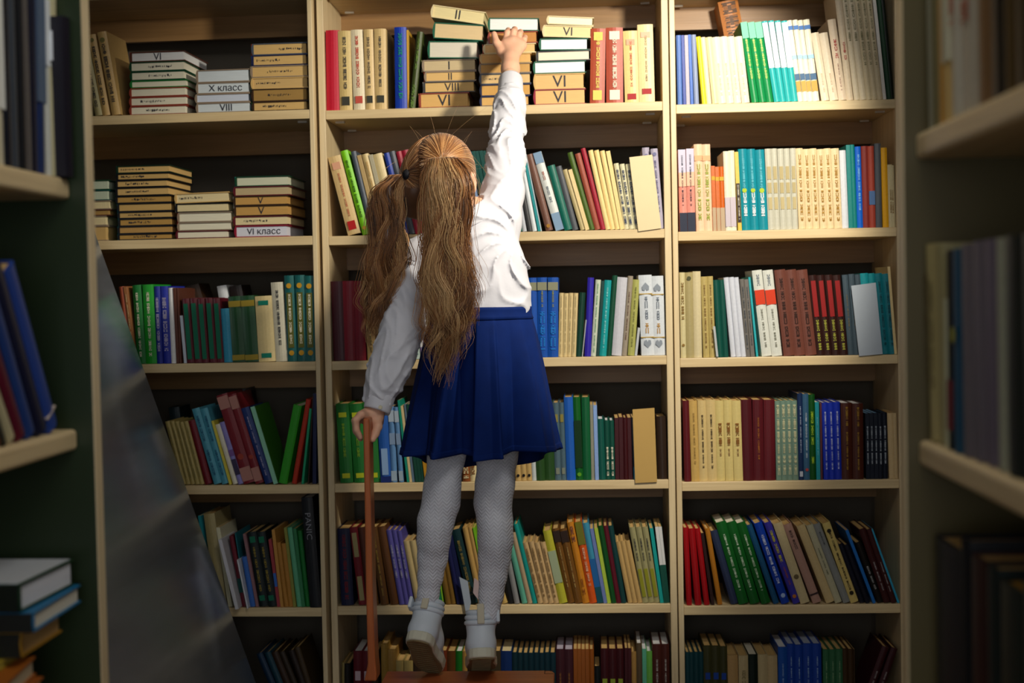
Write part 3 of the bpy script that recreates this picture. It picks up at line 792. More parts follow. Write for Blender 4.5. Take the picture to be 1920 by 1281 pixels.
lie_row(2, 2, '''
1277 1274 9 511|D0C494|cream book with brown title|L:8A6A30:.45:.88:.5;O:8A6A30:.15
1287 1284 14 511|A89A6A|khaki book with round emblem|O:4A4A2C:.93
1302 1299 13 509|D2C49A|plain sand book|
1319 1314 11 519 2 12.5 12|B8A464|mustard-khaki book with title|L:8A6A34:.1:.9:.25
1346 1337 11 526 2 11 11|0A4C40|deep green hardback
1371 1357 10 521 3 9.8 9.6|D0D4DE|white slim hardback
1399 1387 8 524 2 9 8.5|6E6A64|grey-brown striped book|L:4A5058:.1:.9:.3
1418 1403 4 520|28A8B0|turquoise slim book
1429 1410 19 507 2 19 20|D4D6CC|white book with red band|B:D03A18:.6:.77;L:8A8A7C:.1:.55:.2;L:8A9098:.8:.95:.3
1470 1452 20 507 3 20.5 20.5|6A3C30|brown leather-look book|L:3A2018:.1:.9:.3
1532 1516 13 517 4 14.6 15|2E1410|dark brown book with red and lime title|P:8A1414:.48:.93;L:A8A840:.06:.44:.35
1591 1579 11 515 3 11 12|44545E|slate book with faint title|L:7A6A4C:.3:.75:.2
1625 1613 15 513|1C98A0|bright teal book
1641 1628 13 513|1A9098|bright teal book behind white card
1655 1640 14 513 2 14 15.5|117884|teal book with dark title|L:0C4A54:.1:.9:.3
1684 1671 5 500|E0C890|tall yellow-cream thin book
''')
card(2, 2, [(1596, 536), (1642, 530), (1655, 664), (1611, 668)], 'B4BEC8', 'blank pale blue-white card leaning on teal books, third shelf, right bay')
card(2, 2, [(1337, 612), (1341, 612), (1347, 669), (1343, 669)], 'B4B8B8', 'narrow pale card beside green hardbacks, third shelf, right bay', -.004, .001)
lie_row(2, 3, '''
1284 1280 11 752|5A141C|maroon narrow book
1297 1292 14 752|C8A45C|yellow-tan book with faded title|L:9A7A3C:.2:.85:.2
1312 1308 15 751 2 16 16|D2B87C|sand book with dark title|L:5A4A30:.15:.82:.2
1345 1341 15 751 3 16 15.6|D2BE7A|straw book with brown capitals|L:8A5A24:.42:.72:.4;L:9A7A4C:.3:.4:.2
1394 1389 20 750|4A0E16|dark red hardback
1414 1411 20 750|501018|dark red hardback with gold title|L:9A5A20:.25:.78:.15
1434 1432 20 750|56121A|plain dark red hardback
1456 1453 10 752 4 10.3 10.2|6E8878|grey-green patterned book|L:C8C49C:.05:.95:.45
1498 1495 10 738|142A50|navy tall slim book|L:A0A8C0:.3:.85:.2;P:B0B4C0:.04:.1
1508 1505 10 739|345A78|steel blue tall slim book|L:B8C4D0:.25:.78:.25;O:A04040:.12
1519 1516 11 740|0B4A14|green tall book with lime title|L:A8C830:.4:.8:.35;L:A8C830:.18:.27:.35
1531 1528 8 754|1A8C98|turquoise book with thin title|L:8AC8D0:.3:.8:.15|pale
1539 1537 4 756|5A3038|plum thin book
1545 1541 11 755 3 11 11|1A34B4|cobalt book with white title|L:C0C8F0:.12:.88:.25|pale
1579 1577 20 757 2 21 21.5|4A1E0E|chestnut book with gold title|L:A8802C:.12:.62:.15;L:A8802C:.7:.95:.2|white
1624 1622 8 775 5 8 8|0B1424|blackish navy book with white title|L:B0B8C0:.2:.8:.3|lblue
1668 1664 12 775|D0B484|sand rough paperback
1680 1677 8 775|C4AC80|sand-brown paperback
''')
lie_row(2, 4, '''
1288 1281 11 990|9C0812|scarlet book next to upright
1304 1291 11 992|9C0812|scarlet middle book
1321 1303 11 992|A00812|scarlet leaning book
1334 1314 6 1000|2A100C|dark brown thin book
1346 1322 7 992|B0701C|orange thin book
1371 1332 12 997|2A3450|dull navy hardback
1386 1342 17 982 3 21.3 19.5|0C5A1C|green book with white title|L:C8DCC0:.15:.85:.2|pale
1451 1400 11 986|165078|petrol blue book
1466 1414 16 983|0C3CA8|cobalt blue book with white title|L:D0D8F0:.25:.85:.3;O:A8C0E8:.1
1488 1433 11 982|3A34A0|violet book with yellow title|L:C8C030:.5:.9:.35;L:A0502C:.22:.45:.2;O:C07020:.09
1502 1450 17 984|CDBA8C|cream book with round stamp|O:6A5A3C:.33
1525 1469 17 986|B08878|dusty pink book with dark marks|L:4A3430:.65:.92:.3;B:3A2828:.1:.12
1550 1494 16 988|CDB480|cream book with ragged spine
1567 1512 12 987|BCB694|grey-cream book with faint title|L:6A6A50:.35:.7:.2
1582 1525 11 985|8A8C88|mid grey book|L:4A4C50:.7:.9:.2
1596 1542 14 983|D4BC70|straw book with black lettering|L:4A3A1C:.1:.92:.25;O:2A2418:.9;O:2A2418:.12
1613 1572 9 1022 2 11 11|0C1020|short black-navy book
1637 1585 6 995|1A6AB8|bright blue thin book
1646 1604 9 1019|14100C|black book with white title|L:B8B8B8:.2:.6:.3
1658 1611 12 994|3C1414|maroon-brown book with white title|L:B0A8A8:.15:.55:.2
1672 1625 11 994|3C1414|maroon-brown book beside blue edge|L:B0A8A8:.15:.55:.2
1685 1635 4 993|2C9CC0|sky blue thin book
''')
lie_row(2, 4, '''
1690 1655 9 1000 1 0 0 .16|3E3A94|violet-navy book at back
''')
lie_row(2, 5, '''
1284 1283 9 1224 4 9.2 9.2|0C3A40|dark teal slim upright book
1321 1319 15 1212 3 15.3 15.3|3A3A1C|olive book with blue square|P:143C90:.6:.68
1367 1364 18 1229|B08C58|brownish cream upright book
1387 1385 16 1230|B8A478|cream upright paperback|L:8A7A50:.1:.8:.4
1405 1403 18 1228|06180E|black-green upright book||pale
1424 1421 17 1228|B8A478|cream cloth upright book
1442 1439 17 1230|B8A074|cream cloth book beside blue set
1461 1459 16 1214|0F4A9C|blue book with scuffed head|L:8AA8D0:.1:.8:.15|white
1478 1476 13 1209 2 14.5 14.5|0F3A94|blue book with silver title|L:8AA8D0:.0:.85:.15|A8B0C0
1508 1506 16 1208 2 18 18|0F3A94|broad blue book with silver title|L:8AA8D0:.0:.85:.15|A8B0C0
1545 1543 11 1218 3 12.3 12.3|2F6440|mid green upright book|L:8AA880:.1:.85:.15
1582 1580 9 1218 3 10.3 10.3|3C2810|dark brown slim upright book
1600 1655 14 1216|380E14|maroon book leaning on its neighbour|L:A09898:.2:.7:.2
1620 1672 13 1218|380E14|maroon book leaning right with white title|L:A09898:.2:.7:.2
''')
# ------------------------------------------------------------------ side bookcases running towards the viewer
class Side(Bay):
    def __init__(s, k, X, sgn, ya, yb):     # sgn -1: on the left, faces +x
        s.k = k; s.M = Matrix.Translation((X, 0, 0)) @ Matrix.Rotation(-sgn*math.pi/2, 4, 'Z'); s.I = s.M.inverted()
        s.x0, s.x1 = (ya, yb) if sgn < 0 else (-yb, -ya); s.X = X; s.sz = [1.769, 1.436, 1.103, .775 if sgn > 0 else .69, .445 if sgn > 0 else .36, .112]
    def shelf_z(s, row): return s.sz[row]
YL, YR = 1.785, 1.507
XL, XR = P(131, 335, YL).x, P(1716, 270, YR).x
def side_case(b, sgn, label, pm, xf):
    root = empty('bookcase'); root.matrix_world = b.M; tag(root, label, 'bookcase')
    L0, L1 = b.x0, b.x1
    # end panels stand proud of the shelves
    fy = abs(xf-b.X)
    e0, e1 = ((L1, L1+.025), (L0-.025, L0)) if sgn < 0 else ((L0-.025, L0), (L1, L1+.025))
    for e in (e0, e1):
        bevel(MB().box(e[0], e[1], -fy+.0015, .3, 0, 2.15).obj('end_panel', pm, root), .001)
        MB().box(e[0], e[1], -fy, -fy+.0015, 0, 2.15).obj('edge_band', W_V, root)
    for z in b.sz+[2.1]: bevel(MB().box(L0, L1, 0, .29, z-.028, z).obj('shelf', W_H, root), .006, 3)
    MB().box(L0, L1, .29, .3, .1, 2.12).obj('back_panel', mat('brown hardboard', '4A3A22', .8, .05), root)
    return root
BL = Side(3, XL, -1, .35, YL+.0); BR = Side(4, XR, 1, .3, YR)
BAYS += [BL, BR]; XC += [0, 0]; BAYN += ['near left bookcase', 'near right bookcase']
side_case(BL, -1, 'near pale bookcase on the left edge, its end panel in shade', mat('laminate with painted green shade', '26331E', .35, .25, 0, 3), P(156, 100, YL).x)  # same laminate as the edges; panel shade is put into the dark green
side_case(BR, 1, 'near bookcase on the right edge in deep shade', mat('laminate with painted olive shade', '564C2C', .4, .2, 0, 3), P(1692, 300, YR).x)  # here too the panel's shade is painted in as dark olive
lie_row(3, 1, '''
-18 -30 30 -60|D8D0B4|pale two-tone book|B:E4E4DC:.3:1
16 4 12 -60|0C0E1A|glossy black book
29 18 16 -60|3A4048|charcoal shiny book
46 36 8 -60|101014|black thin book
54 42 10 -60|5A5450|grey-brown worn book
64 56 11 -60|0B0D24|blue-black book
76 70 16 -60|1C2E5A|blue and grey banded book|B:5A6A80:.35:1
93 84 12 -4|C8C8BC|pale slim book with light head|B:E4E8E8:.62:1
105 99 11 2|8E8458|khaki slim book
116 112 14 -8|C0B890|silvery crinkled book|B:DDE0E4:.62:.78
''')
lie_row(3, 1, '''
132 124 14 31 1 0 0 -.018|16121E|black book with lavender edge
''')
lie_row(3, 2, '''
-30 -110 26 560|14304A|dark blue tilted book
-4 -90 12 560|6A3A20|brown tilted book
9 -75 10 560|2A2A20|dark olive tilted book
20 -60 17 600|BFB48C|cream tilted book
38 -45 18 560|5C1026|maroon tilted book
56 -30 18 520|1C3A78|mid blue tilted book
76 -10 20 512|0C1230|navy-black tilted book
97 14 20 511|22408C|royal blue tilted book|B:C0B0A0:.09:.1
''')
# flat pile at the lower left
def flat(x, yn, z, th, hgt, dep, col, pages, desc, pos, rz=0, top=None):
    o = make_book(th-.0005, hgt, dep, col, '', pages, False)
    MB().box(.0005, th-.001, -.0008, .004, .001, hgt-.001).obj('spine_cloth_or_shade', cover_mat('0C1210' if top is None else top[1]), o)  # except on the topmost book, the near-black colour paints the spine's shade
    if top: MB().box(th-.0006, th+.0004, .006, dep-.003, .004, hgt-.004).obj('cover_paper', cover_mat(top[0]), o)
    R = Matrix(((0, 0, -1, 0), (0, 1, 0, 0), (1, 0, 0, 0), (0, 0, 0, 1)))
    o.matrix_world = Matrix.Translation((x, yn, z)) @ Matrix.Rotation(rz, 4, 'Z') @ R
    tag(o, ulabel('%s, %s flat pile on the near left bookcase' % (desc, pos)), 'book', 'books lying in the near left flat pile')
zz_ = .6905
for th, x, yn, hg, dp, col, pg, desc, pos, rz in (
    (.026, XL+.006, 1.44, .22, .16, 'A85A20', 'D0A870', 'orange-covered battered book', 'lowest in the', .04),
    (.024, XL-.004, 1.46, .22, .16, '9A5420', 'C8A068', 'burnt-orange book', 'second from the floor in the', -.03),
    (.022, XL+.008, 1.45, .22, .16, 'B4662A', 'CDB080', 'light orange paper book', 'third from the floor in the', .07),
    (.022, XL-.002, 1.46, .22, .16, '8A4A18', 'C09A60', 'orange-brown book', 'fourth from the floor in the', .1),
    (.024, XL+.004, 1.45, .22, .16, 'A0561C', 'C8A870', 'orange worn book', 'fifth from the floor in the', .06),
    (.024, XL+.002, 1.46, .21, .155, 'A85E1C', 'B8A888', 'wide rust-orange book', 'just below the yellow one in the', .12),
    (.010, XL-.03, 1.52, .19, .13, 'B8A030', 'C8B860', 'thin yellow book', 'under the amber book in the', .05),
    (.030, XL-.012, 1.56, .19, .13, 'B0801C', 'C09A60', 'amber-edged dark book', 'under the blue book in the', .0),
    (.024, XL+.004, 1.56, .21, .165, '0E6A98', 'D8D2C0', 'bright blue book', 'second from top in the', .02),
    (.034, XL-.012, 1.56, .22, .16, '0E3A1C', 'D8D8DC', 'thick dark green hardback', 'topmost in the', -.04)):
    flat(x+.008, yn+.03, zz_, th, hg, dp, col, pg, desc, pos, rz, ('C6CACE', '06120A') if desc.startswith('thick dark green') else None); zz_ += th+.0005
lie_row(4, 1, '''
1720 1708 20 -330|8A8A74|plain grey-olive book
1741 1730 7 -330|B8B498|pale thin book
1749 1738 8 -330|6A6038|khaki thin book
1758 1748 9 -330|B88A40|orange and pale thin book|B:C0BCA0:.6:.75
1768 1757 12 -330|C8A868|torn orange-white book|B:C0BCA0:.2:.5
1781 1772 16 -330|B8B09C|whitish book with coral lettering|L:B05A40:.3:.95:.5
1799 1790 28 -330|B8B09C|wide whitish book with coral lettering|L:B05A40:.3:.95:.5
1829 1820 22 -330|7A5A38|tan-brown book
1853 1845 26 -330|120E08|black wide book
1881 1872 16 -330|4A3818|dark ochre book
1899 1890 26 -330|3A2E14|deep olive-brown book
''')
lie_row(4, 2, '''
1733 1723 13 462|A89A68|cream book with grid lettering|L:6A5A34:.3:.85:.6
1748 1738 11 460|A89A68|cream book with small lettering|L:6A5A34:.25:.8:.5
1761 1754 8 460|9A9064|khaki-cream slim book
1770 1767 6 560|C0C0A0|pale short booklet
1777 1773 6 470|141010|black and red thin book|B:6A1418:.1:.35
1784 1780 16 468|0E4A68|petrol blue book with yellow spot|O:A0A020:.58
1801 1796 20 460|6A6268|grey glossy book
1823 1817 22 455|6A626C|middle grey glossy book
1847 1840 20 452|6A6070|violet-grey glossy book
1869 1863 12 448|9A9A84|pale edged book
1884 1877 30 445|0E1814|green-black wide book
1917 1908 30 440|101C16|green-black outer book
''')
lie_row(4, 3, '''
1752 1748 44 1002|0C1018|wide black-blue book
1800 1796 14 1006|0A0C12|black book beside wide book
1818 1814 26 1036|2E0C08|dark red book
1848 1844 20 1056|0C1A18|dark green-grey book
1872 1868 40 1084|0C1C14|dark bottle-green wide book||ochre
1916 1912 40 1086|0C1C14|dark green outermost book||ochre
''')
# ------------------------------------------------------------------ leaning sheet between the cases
a = P(165, 400, 3.55); b = P(480, 1281, 3.55); d = (b-a).normalized(); lo = a+d*((a.z-.004)/-d.z); hi = a-d*.03
nrm = Vector((d.z, 0, -d.x)).normalized(); nrm = nrm if nrm.x > 0 else -nrm
v = []
for Y in (1.86, 3.55):
    for p in (lo, hi):
        v.append((p.x, Y, p.z)); 
v = v+[(x-nrm.x*.004, y, z-nrm.z*.004) for x, y, z in v]
cx = v[0][0]
S = mat('scratched dull steel', 'B4BECC', .27, .25, .0002, 14, metal=.8, stretch=(1, .25, 3))
o = mesh_obj('metal_sheet', [(x-cx, y-2.7, z) for x, y, z in v], [(0, 2, 3, 1), (4, 5, 7, 6), (0, 1, 5, 4), (2, 6, 7, 3), (0, 4, 6, 2), (1, 3, 7, 5)], S)
o.location = (cx, 2.7, 0); bevel(o, .0015)
tag(o, 'dark glossy scratched metal sheet leaning in front of the left bookcase', 'sheet')
# ------------------------------------------------------------------ step stool with hand post
ZS = P(870, 1263, 3.17).z
st = empty('step_stool', (0, 3.0, 0)); tag(st, 'orange-brown wooden step stool with tall hand post, under the girl', 'stool')
def sobj(mb, name, m=W_O, bw=.003):
    o = mb.obj(name, m); o.location = (0, 0, 0); o.parent = st; o.matrix_parent_inverse = Matrix.Translation((0, -3.0, 0)); return bevel(o, bw, 3) if bw else o
def onz(px, py, z):
    r_ = ray(px, py); return EYE+r_*((z-EYE.z)/r_.z)
yb = onz(1035, 1257, ZS).y; xr = P(1040, 1270, yb-.02).x; xl = P(699, 1262, 2.98).x
prof = [(xl, yb-.38), (xr-.02, yb-.38), (xr-.006, yb-.374), (xr, yb-.36), (xr, yb-.02), (xr-.006, yb-.006), (xr-.02, yb), (xl, yb)]
sobj(MB().prism(prof, ZS-.028, ZS), 'tread', wood_mat('orange varnished beech tread', 'A8552A', 'C26A3A', 0, .32))
jm = mat('dark joint line', '3A1808', .6)
j = MB(); j.box(xr-.024, xr-.022, yb-.03, yb-.004, ZS-.001, ZS+.0004); j.box(xr-.022, xr-.004, yb-.0055, yb-.004, ZS-.001, ZS+.0004); j.box(xr-.022, xr-.002, yb-.031, yb-.0295, ZS-.001, ZS+.0004)
j.obj('joint_line', jm, None).parent = st; bpy.data.objects['joint_line'].matrix_parent_inverse = Matrix.Translation((0, -3.0, 0))
for (x, y) in ((xl+.03, yb-.05), (xr-.03, yb-.05), (xl+.03, yb-.33), (xr-.03, yb-.33)):
    sobj(MB().box(x-.02, x+.02, y-.02, y+.02, 0, ZS-.028), 'leg')
for y in (yb-.05, yb-.33): sobj(MB().box(xl+.05, xr-.05, y-.01, y+.01, .12, .16), 'rail')
# post: slim board, slightly thicker towards the foot
q = MB(); pts = []
for py, x0, x1 in ((785, 680.5, 692), (800, 680.5, 692.5), (900, 682.5, 694), (1100, 685.5, 698.5), (1200, 688, 702), (1245, 689, 704), (1262, 686, 706), (1278, 682, 706)):
    A = P(x0, py, 2.90); B_ = P(x1, py, 2.90); pts.append((A.x, B_.x, A.z))
vv = []
for (x0, x1, z) in pts: vv += [(x0, 2.90, z), (x1, 2.90, z), (x1, 2.955, z), (x0, 2.955, z)]
ff = [(0, 1, 2, 3)]
for i in range(len(pts)-1):
    for k in range(4): ff.append((4*i+k, 4*i+4+k, 4*i+4+(k+1) % 4, 4*i+(k+1) % 4))
n = 4*(len(pts)-1); ff.append((n+3, n+2, n+1, n))
q.add(vv, ff); sobj(q, 'hand_post', bw=.004)
zf = pts[-1][2]
sobj(MB().box(pts[-1][0]-.002, xl+.02, 2.895, 2.96, zf-.03, ZS-.0), 'post_foot')
# ------------------------------------------------------------------ the girl
import openvdb
def smin(a, b, k):
    h = np.maximum(k-np.abs(a-b), 0)/k
    return np.minimum(a, b)-h*h*k*.25
class SDF:
    def __init__(s, lo, hi, vox):
        s.lo = np.array(lo, np.float32); s.vox = vox; s.n = np.ceil((np.array(hi)-lo)/vox).astype(int)+1
        s.d = np.full(tuple(s.n), .03, np.float32)
        s.ax = [s.lo[i]+vox*np.arange(s.n[i], dtype=np.float32) for i in range(3)]
    def region(s, lo, hi):
        i0 = np.clip(((np.array(lo)-s.lo)/s.vox).astype(int), 0, s.n-1); i1 = np.clip(((np.array(hi)-s.lo)/s.vox).astype(int)+2, 1, s.n)
        sl = tuple(slice(a, b) for a, b in zip(i0, i1))
        X, Y, Z = np.meshgrid(s.ax[0][sl[0]], s.ax[1][sl[1]], s.ax[2][sl[2]], indexing='ij', sparse=True)
        return sl, X, Y, Z
    def cap(s, a, b, ra, rb, k=.02, sy=1.0, sub=False):
        a, b = np.array(a), np.array(b); R = max(ra, rb)+.035
        sl, X, Y, Z = s.region(np.minimum(a, b)-R, np.maximum(a, b)+R)
        ab = b-a; ab_s = ab*np.array([1, 1/sy, 1]); L2 = float(ab_s@ab_s)+1e-9
        px, py, pz = X-a[0], (Y-a[1])/sy, Z-a[2]
        t = np.clip((px*ab_s[0]+py*ab_s[1]+pz*ab_s[2])/L2, 0, 1)
        dd = np.sqrt((px-t*ab_s[0])**2+(py-t*ab_s[1])**2+(pz-t*ab_s[2])**2)-(ra+(rb-ra)*t)
        s.d[sl] = np.maximum(s.d[sl], -dd) if sub else smin(s.d[sl], dd, k)
    def ell(s, c, r, k=.02, rot=None, sub=False):
        c = np.array(c); R = max(r)+.035; sl, X, Y, Z = s.region(c-R, c+R)
        x, y, z = X-c[0], Y-c[1], Z-c[2]
        if rot is not None:
            m_ = np.array(rot); x, y, z = (m_[0, 0]*x+m_[1, 0]*y+m_[2, 0]*z, m_[0, 1]*x+m_[1, 1]*y+m_[2, 1]*z, m_[0, 2]*x+m_[1, 2]*y+m_[2, 2]*z)
        q = np.sqrt((x/r[0])**2+(y/r[1])**2+(z/r[2])**2); q2 = np.sqrt((x/r[0]**2)**2+(y/r[1]**2)**2+(z/r[2]**2)**2)+1e-6
        dd = q*(q-1)/q2
        s.d[sl] = np.maximum(s.d[sl], -dd) if sub else smin(s.d[sl], dd, k)
    def full(s): return np.meshgrid(*s.ax, indexing='ij', sparse=True)
    def mesh(s):
        g = openvdb.FloatGrid(.03); g.copyFromArray(s.d); pts, quads = g.convertToQuads(0.0)
        pts = np.array(pts)*s.vox+s.lo; q = np.array(quads)
        # consistent outward winding
        p0, p1, p2 = pts[q[:, 0]], pts[q[:, 1]], pts[q[:, 2]]
        vol = (p0*np.cross(p1, p2)).sum()
        c = pts.mean(0); vol = ((p0-c)*np.cross(p1-c, p2-c)).sum()
        if vol < 0: q = q[:, ::-1]
        return pts, q
def np_mesh(name, pts, quads, material, parent=None, smooth=True):
    me = bpy.data.meshes.new(name); n = len(pts); k = quads.shape[1]
    me.vertices.add(n); me.vertices.foreach_set('co', np.ascontiguousarray(pts, np.float32).ravel())
    me.loops.add(quads.size); me.loops.foreach_set('vertex_index', np.ascontiguousarray(quads, np.int32).ravel())
    me.polygons.add(len(quads)); me.polygons.foreach_set('loop_start', np.arange(0, quads.size, k, dtype=np.int32))
    me.polygons.foreach_set('use_smooth', np.ones(len(quads), bool)) if smooth else None
    me.update(calc_edges=True); me.validate(); me.materials.append(material)
    o = bpy.data.objects.new(name, me); COL.objects.link(o)
    if parent is not None: o.parent = parent
    return o
G = empty('person'); tag(G, 'girl in white shirt and navy skirt seen from behind, reaching up on tiptoe', 'person')
def J(px, py, Y, r):       # joint: position and radius, the radius given in pixels at that distance
    p = P(px, py, Y); return (p.x, p.y, p.z), r*Y/F_PX
def chain(s, js, k=.02, sy=1.0):
    for a, b in zip(js[:-1], js[1:]): s.cap(a[0], b[0], a[1], b[1], k, sy)
def rel(o, par): o.parent = par
SKIN = mat('child skin', 'E2AE90', .5, .04, .0002, 90, sss=.18)
YB = 3.12
TORSO = [J(902, 640, YB, 80), J(900, 575, YB, 74), J(888, 480, YB, 72), J(880, 430, YB, 62)]
R_ARM = [J(928, 412, 3.16, 34), J(950, 300, 3.25, 24), J(956, 215, 3.35, 19), J(957, 140, 3.44, 15)]
L_ARM = [J(788, 482, 3.10, 30), J(757, 612, 3.03, 24), J(722, 712, 2.985, 19), J(702, 772, 2.965, 15)]
L_LEG = [J(858, 690, YB, 62), J(837, 855, 3.11, 34), J(829, 915, 3.10, 33.5), J(827, 943, 3.10, 34), J(817, 978, 3.10, 33), J(813, 1012, 3.105, 30), J(811, 1046, 3.11, 27), J(807, 1081, 3.11, 22.5), J(803, 1115, 3.11, 19), J(799, 1140, 3.11, 17.5), J(793, 1170, 3.11, 17)]
R_LEG = [J(946, 690, YB, 62), J(932, 855, 3.12, 37), J(928, 909, 3.12, 35.5), J(924, 943, 3.12, 34), J(928, 978, 3.12, 32), J(929, 1012, 3.12, 32), J(927, 1046, 3.12, 29), J(924, 1081, 3.12, 25), J(921, 1115, 3.12, 22), J(916, 1150, 3.115, 19), J(909, 1192, 3.11, 17)]
HC = np.array(P(821, 334, 3.09)); HR = np.array([.077, .090, .094])
tilt = Matrix.Rotation(math.radians(16), 3, 'Y').to_4x4() @ Matrix.Rotation(math.radians(18), 4, 'X')
HM = np.array(tilt.to_3x3())
def hp(x, y, z): return tuple(HC+HM@np.array([x, y, z]))
s = SDF((-.62, 2.9, .42), (.16, 3.62, 1.96), .0045)
chain(s, TORSO, .03, .72)
shrink = lambda js, f=.84: [(a, r*f) for a, r in js]
chain(s, R_ARM, .02); chain(s, L_ARM, .02); chain(s, shrink(L_LEG), .02); chain(s, shrink(R_LEG), .02)
s.cap(J(925, 412, 3.15, 30)[0], J(880, 425, YB, 40)[0], .034, .045, .03); s.cap(J(790, 484, 3.1, 30)[0], J(870, 440, YB, 40)[0], .034, .045, .03)
s.ell(HC, HR, .01, HM); s.ell(hp(0, .035, -.055), (.052, .055, .052), .03, HM); s.ell(hp(0, .098, -.018), (.011, .014, .016), .012, HM)
s.ell(hp(0, .082, -.052), (.022, .012, .007), .008, HM); s.ell(hp(0, .07, -.088), (.022, .02, .018), .02, HM)
for sx in (-1, 1): s.ell(hp(sx*.03, .088, .004), (.014, .008, .008), .004, HM, sub=True)
s.cap(hp(0, -.01, -.05), J(880, 428, YB, 30)[0], .038, .042, .02)
EAR = np.array(P(886, 343, 3.04))
for c_, k_ in ((EAR, 1), (hp(-.079, .004, -.018), 1)):
    s.ell(c_, (.0095, .015, .027), .006); s.ell(np.array(c_)+np.array([.004 if c_ is EAR else -.004, -.012, 0]), (.005, .008, .015), .004, sub=True)
for F_, y0 in ((L_LEG[-1][0], 0), (R_LEG[-1][0], 0)): s.cap(F_, (F_[0], F_[1]+.05, F_[2]-.05), .02, .018, .02)
pts, quads = s.mesh()
def hand(js_palm, fingers, thumb, wrist):
    al = [p for p, r in js_palm]+[p for f in fingers for p, r in f]+[p for p, r in thumb]+[wrist[0][0], wrist[1][0]]
    al = np.array(al); h = SDF(al.min(0)-.03, al.max(0)+.03, .0015)
    for i in range(len(js_palm)-1): h.cap(js_palm[i][0], js_palm[i+1][0], js_palm[i][1], js_palm[i+1][1], .012)
    root = js_palm[0]
    for f in fingers:
        h.cap(root[0], f[0][0], .010, f[0][1]*1.05, .010)
        for a, b in zip(f[:-1], f[1:]): h.cap(a[0], b[0], a[1]*.92, b[1]*.92, .003)
    for a, b in zip(thumb[:-1], thumb[1:]): h.cap(a[0], b[0], a[1], b[1], .006)
    h.cap(wrist[0][0], wrist[1][0], wrist[0][1], wrist[1][1], .018); h.cap(wrist[1][0], root[0], wrist[1][1], .013, .02)
    return h.mesh()
# raised right hand: back of the hand to the viewer, thumb out to the side
palm = [J(957, 112, 3.475, 12), J(950, 84, 3.512, 9), J(962, 80, 3.514, 9.5), J(976, 85, 3.514, 8.5), J(957, 112, 3.475, 12)]
fing = [[J(948, 78, 3.520, 6.6), J(951, 61, 3.527, 6.2), J(953, 57, 3.550, 5.6), J(953.5, 64, 3.575, 5)],
        [J(960, 75, 3.520, 6.8), J(963, 59, 3.527, 6.4), J(965, 55, 3.550, 5.8), J(965.5, 63, 3.577, 5.2)],
        [J(971, 78, 3.520, 6.5), J(974, 64, 3.527, 6.1), J(976, 60, 3.548, 5.5), J(976, 68, 3.573, 5)],
        [J(980, 85, 3.518, 5.9), J(983, 74, 3.523, 5.5), J(984.5, 70, 3.540, 5), J(984, 76, 3.560, 4.5)]]
thumb = [J(953, 112, 3.48, 10), J(940, 97, 3.495, 8.2), J(931, 81, 3.505, 6.8), J(926.5, 64, 3.515, 5.4)]
p2_, q2_ = hand(palm, fing, thumb, [J(957, 165, 3.42, 16), J(957, 128, 3.455, 14.5)])
# lowered left hand closed over the post
palm = [J(698, 786, 2.975, 12), J(684, 781, 2.955, 9), J(683, 784, 2.99, 9), J(706, 790, 2.985, 11), J(698, 786, 2.975, 12)]
fing = []
for i in range(4):
    Y0 = 2.915+.021*i; dx = (0, -1.5, -1, 1.5)[i]
    fing.append([J(677+dx, 778+i, Y0, 7.4), J(667+dx, 788+i, Y0-.004, 7.0), J(668.5+dx, 806+i*1.5, Y0-.002, 6.3), J(676, 820+i*1.5-(6 if i == 3 else 0), Y0+.002, 5.4)])
thumb = [J(706, 788, 2.96, 11), J(708, 800, 2.945, 8.5), J(704, 813, 2.935, 7), J(699, 824, 2.925, 5.8)]
p3_, q3_ = hand(palm, fing, thumb, [J(712, 755, 2.965, 14.5), J(702, 774, 2.968, 13.5)])
quads = np.vstack([quads, q2_+len(pts), q3_+len(pts)+len(p2_)]); pts = np.vstack([pts, p2_, p3_])
body = np_mesh('body', pts, quads, SKIN, G)
sm = body.modifiers.new('smooth', 'SMOOTH'); sm.iterations = 2; sm.factor = .4
# thumb and finger nails, eyes
nm_ = mat('finger nail', 'D9A090', .3)
def nail(c, ax, r, n='nail'):
    bm = bmesh.new(); bmesh.ops.create_uvsphere(bm, u_segments=10, v_segments=6, radius=1); me = bpy.data.meshes.new(n); bm.to_mesh(me); bm.free(); me.materials.append(nm_)
    o = bpy.data.objects.new(n, me); COL.objects.link(o); o.parent = G; o.location = c; o.scale = r; return o
tp = P(926, 66, 3.515-.0062); nail(tp, None, (.0042, .0018, .0058))
em = mat('eye white', 'E8E8E6', .2)
for sx in (-1, 1):
    o = nail(hp(sx*.03, .079, .004), None, (.0105, .0105, .0105), 'eye'); o.data.materials[0] = em
# --- shirt
s = SDF((-.62, 2.86, .98), (.16, 3.56, 1.90), .0036)
T2 = [J(903, 597, YB, 84), J(901, 575, YB, 87), J(899, 540, YB, 86), J(892, 490, YB, 83), J(884, 440, YB, 68)]
chain(s, T2, .03, .74)
RA = [J(932, 420, 3.15, 43), J(944, 360, 3.19, 34), J(948, 300, 3.24, 31), J(952, 235, 3.31, 28), J(956, 195, 3.36, 24), J(957, 178, 3.385, 22)]
LA = [J(792, 486, 3.10, 38), J(772, 550, 3.06, 35), J(757, 612, 3.03, 34), J(738, 670, 3.0, 32), J(722, 712, 2.985, 29), J(712, 742, 2.975, 25)]
chain(s, RA, .03); chain(s, LA, .03)
s.cap(J(928, 412, 3.15, 30)[0], J(886, 425, YB, 40)[0], .050, .05, .03); s.cap(J(795, 486, 3.1, 30)[0], J(868, 440, YB, 40)[0], .045, .052, .03)
X, Y, Z = s.full()
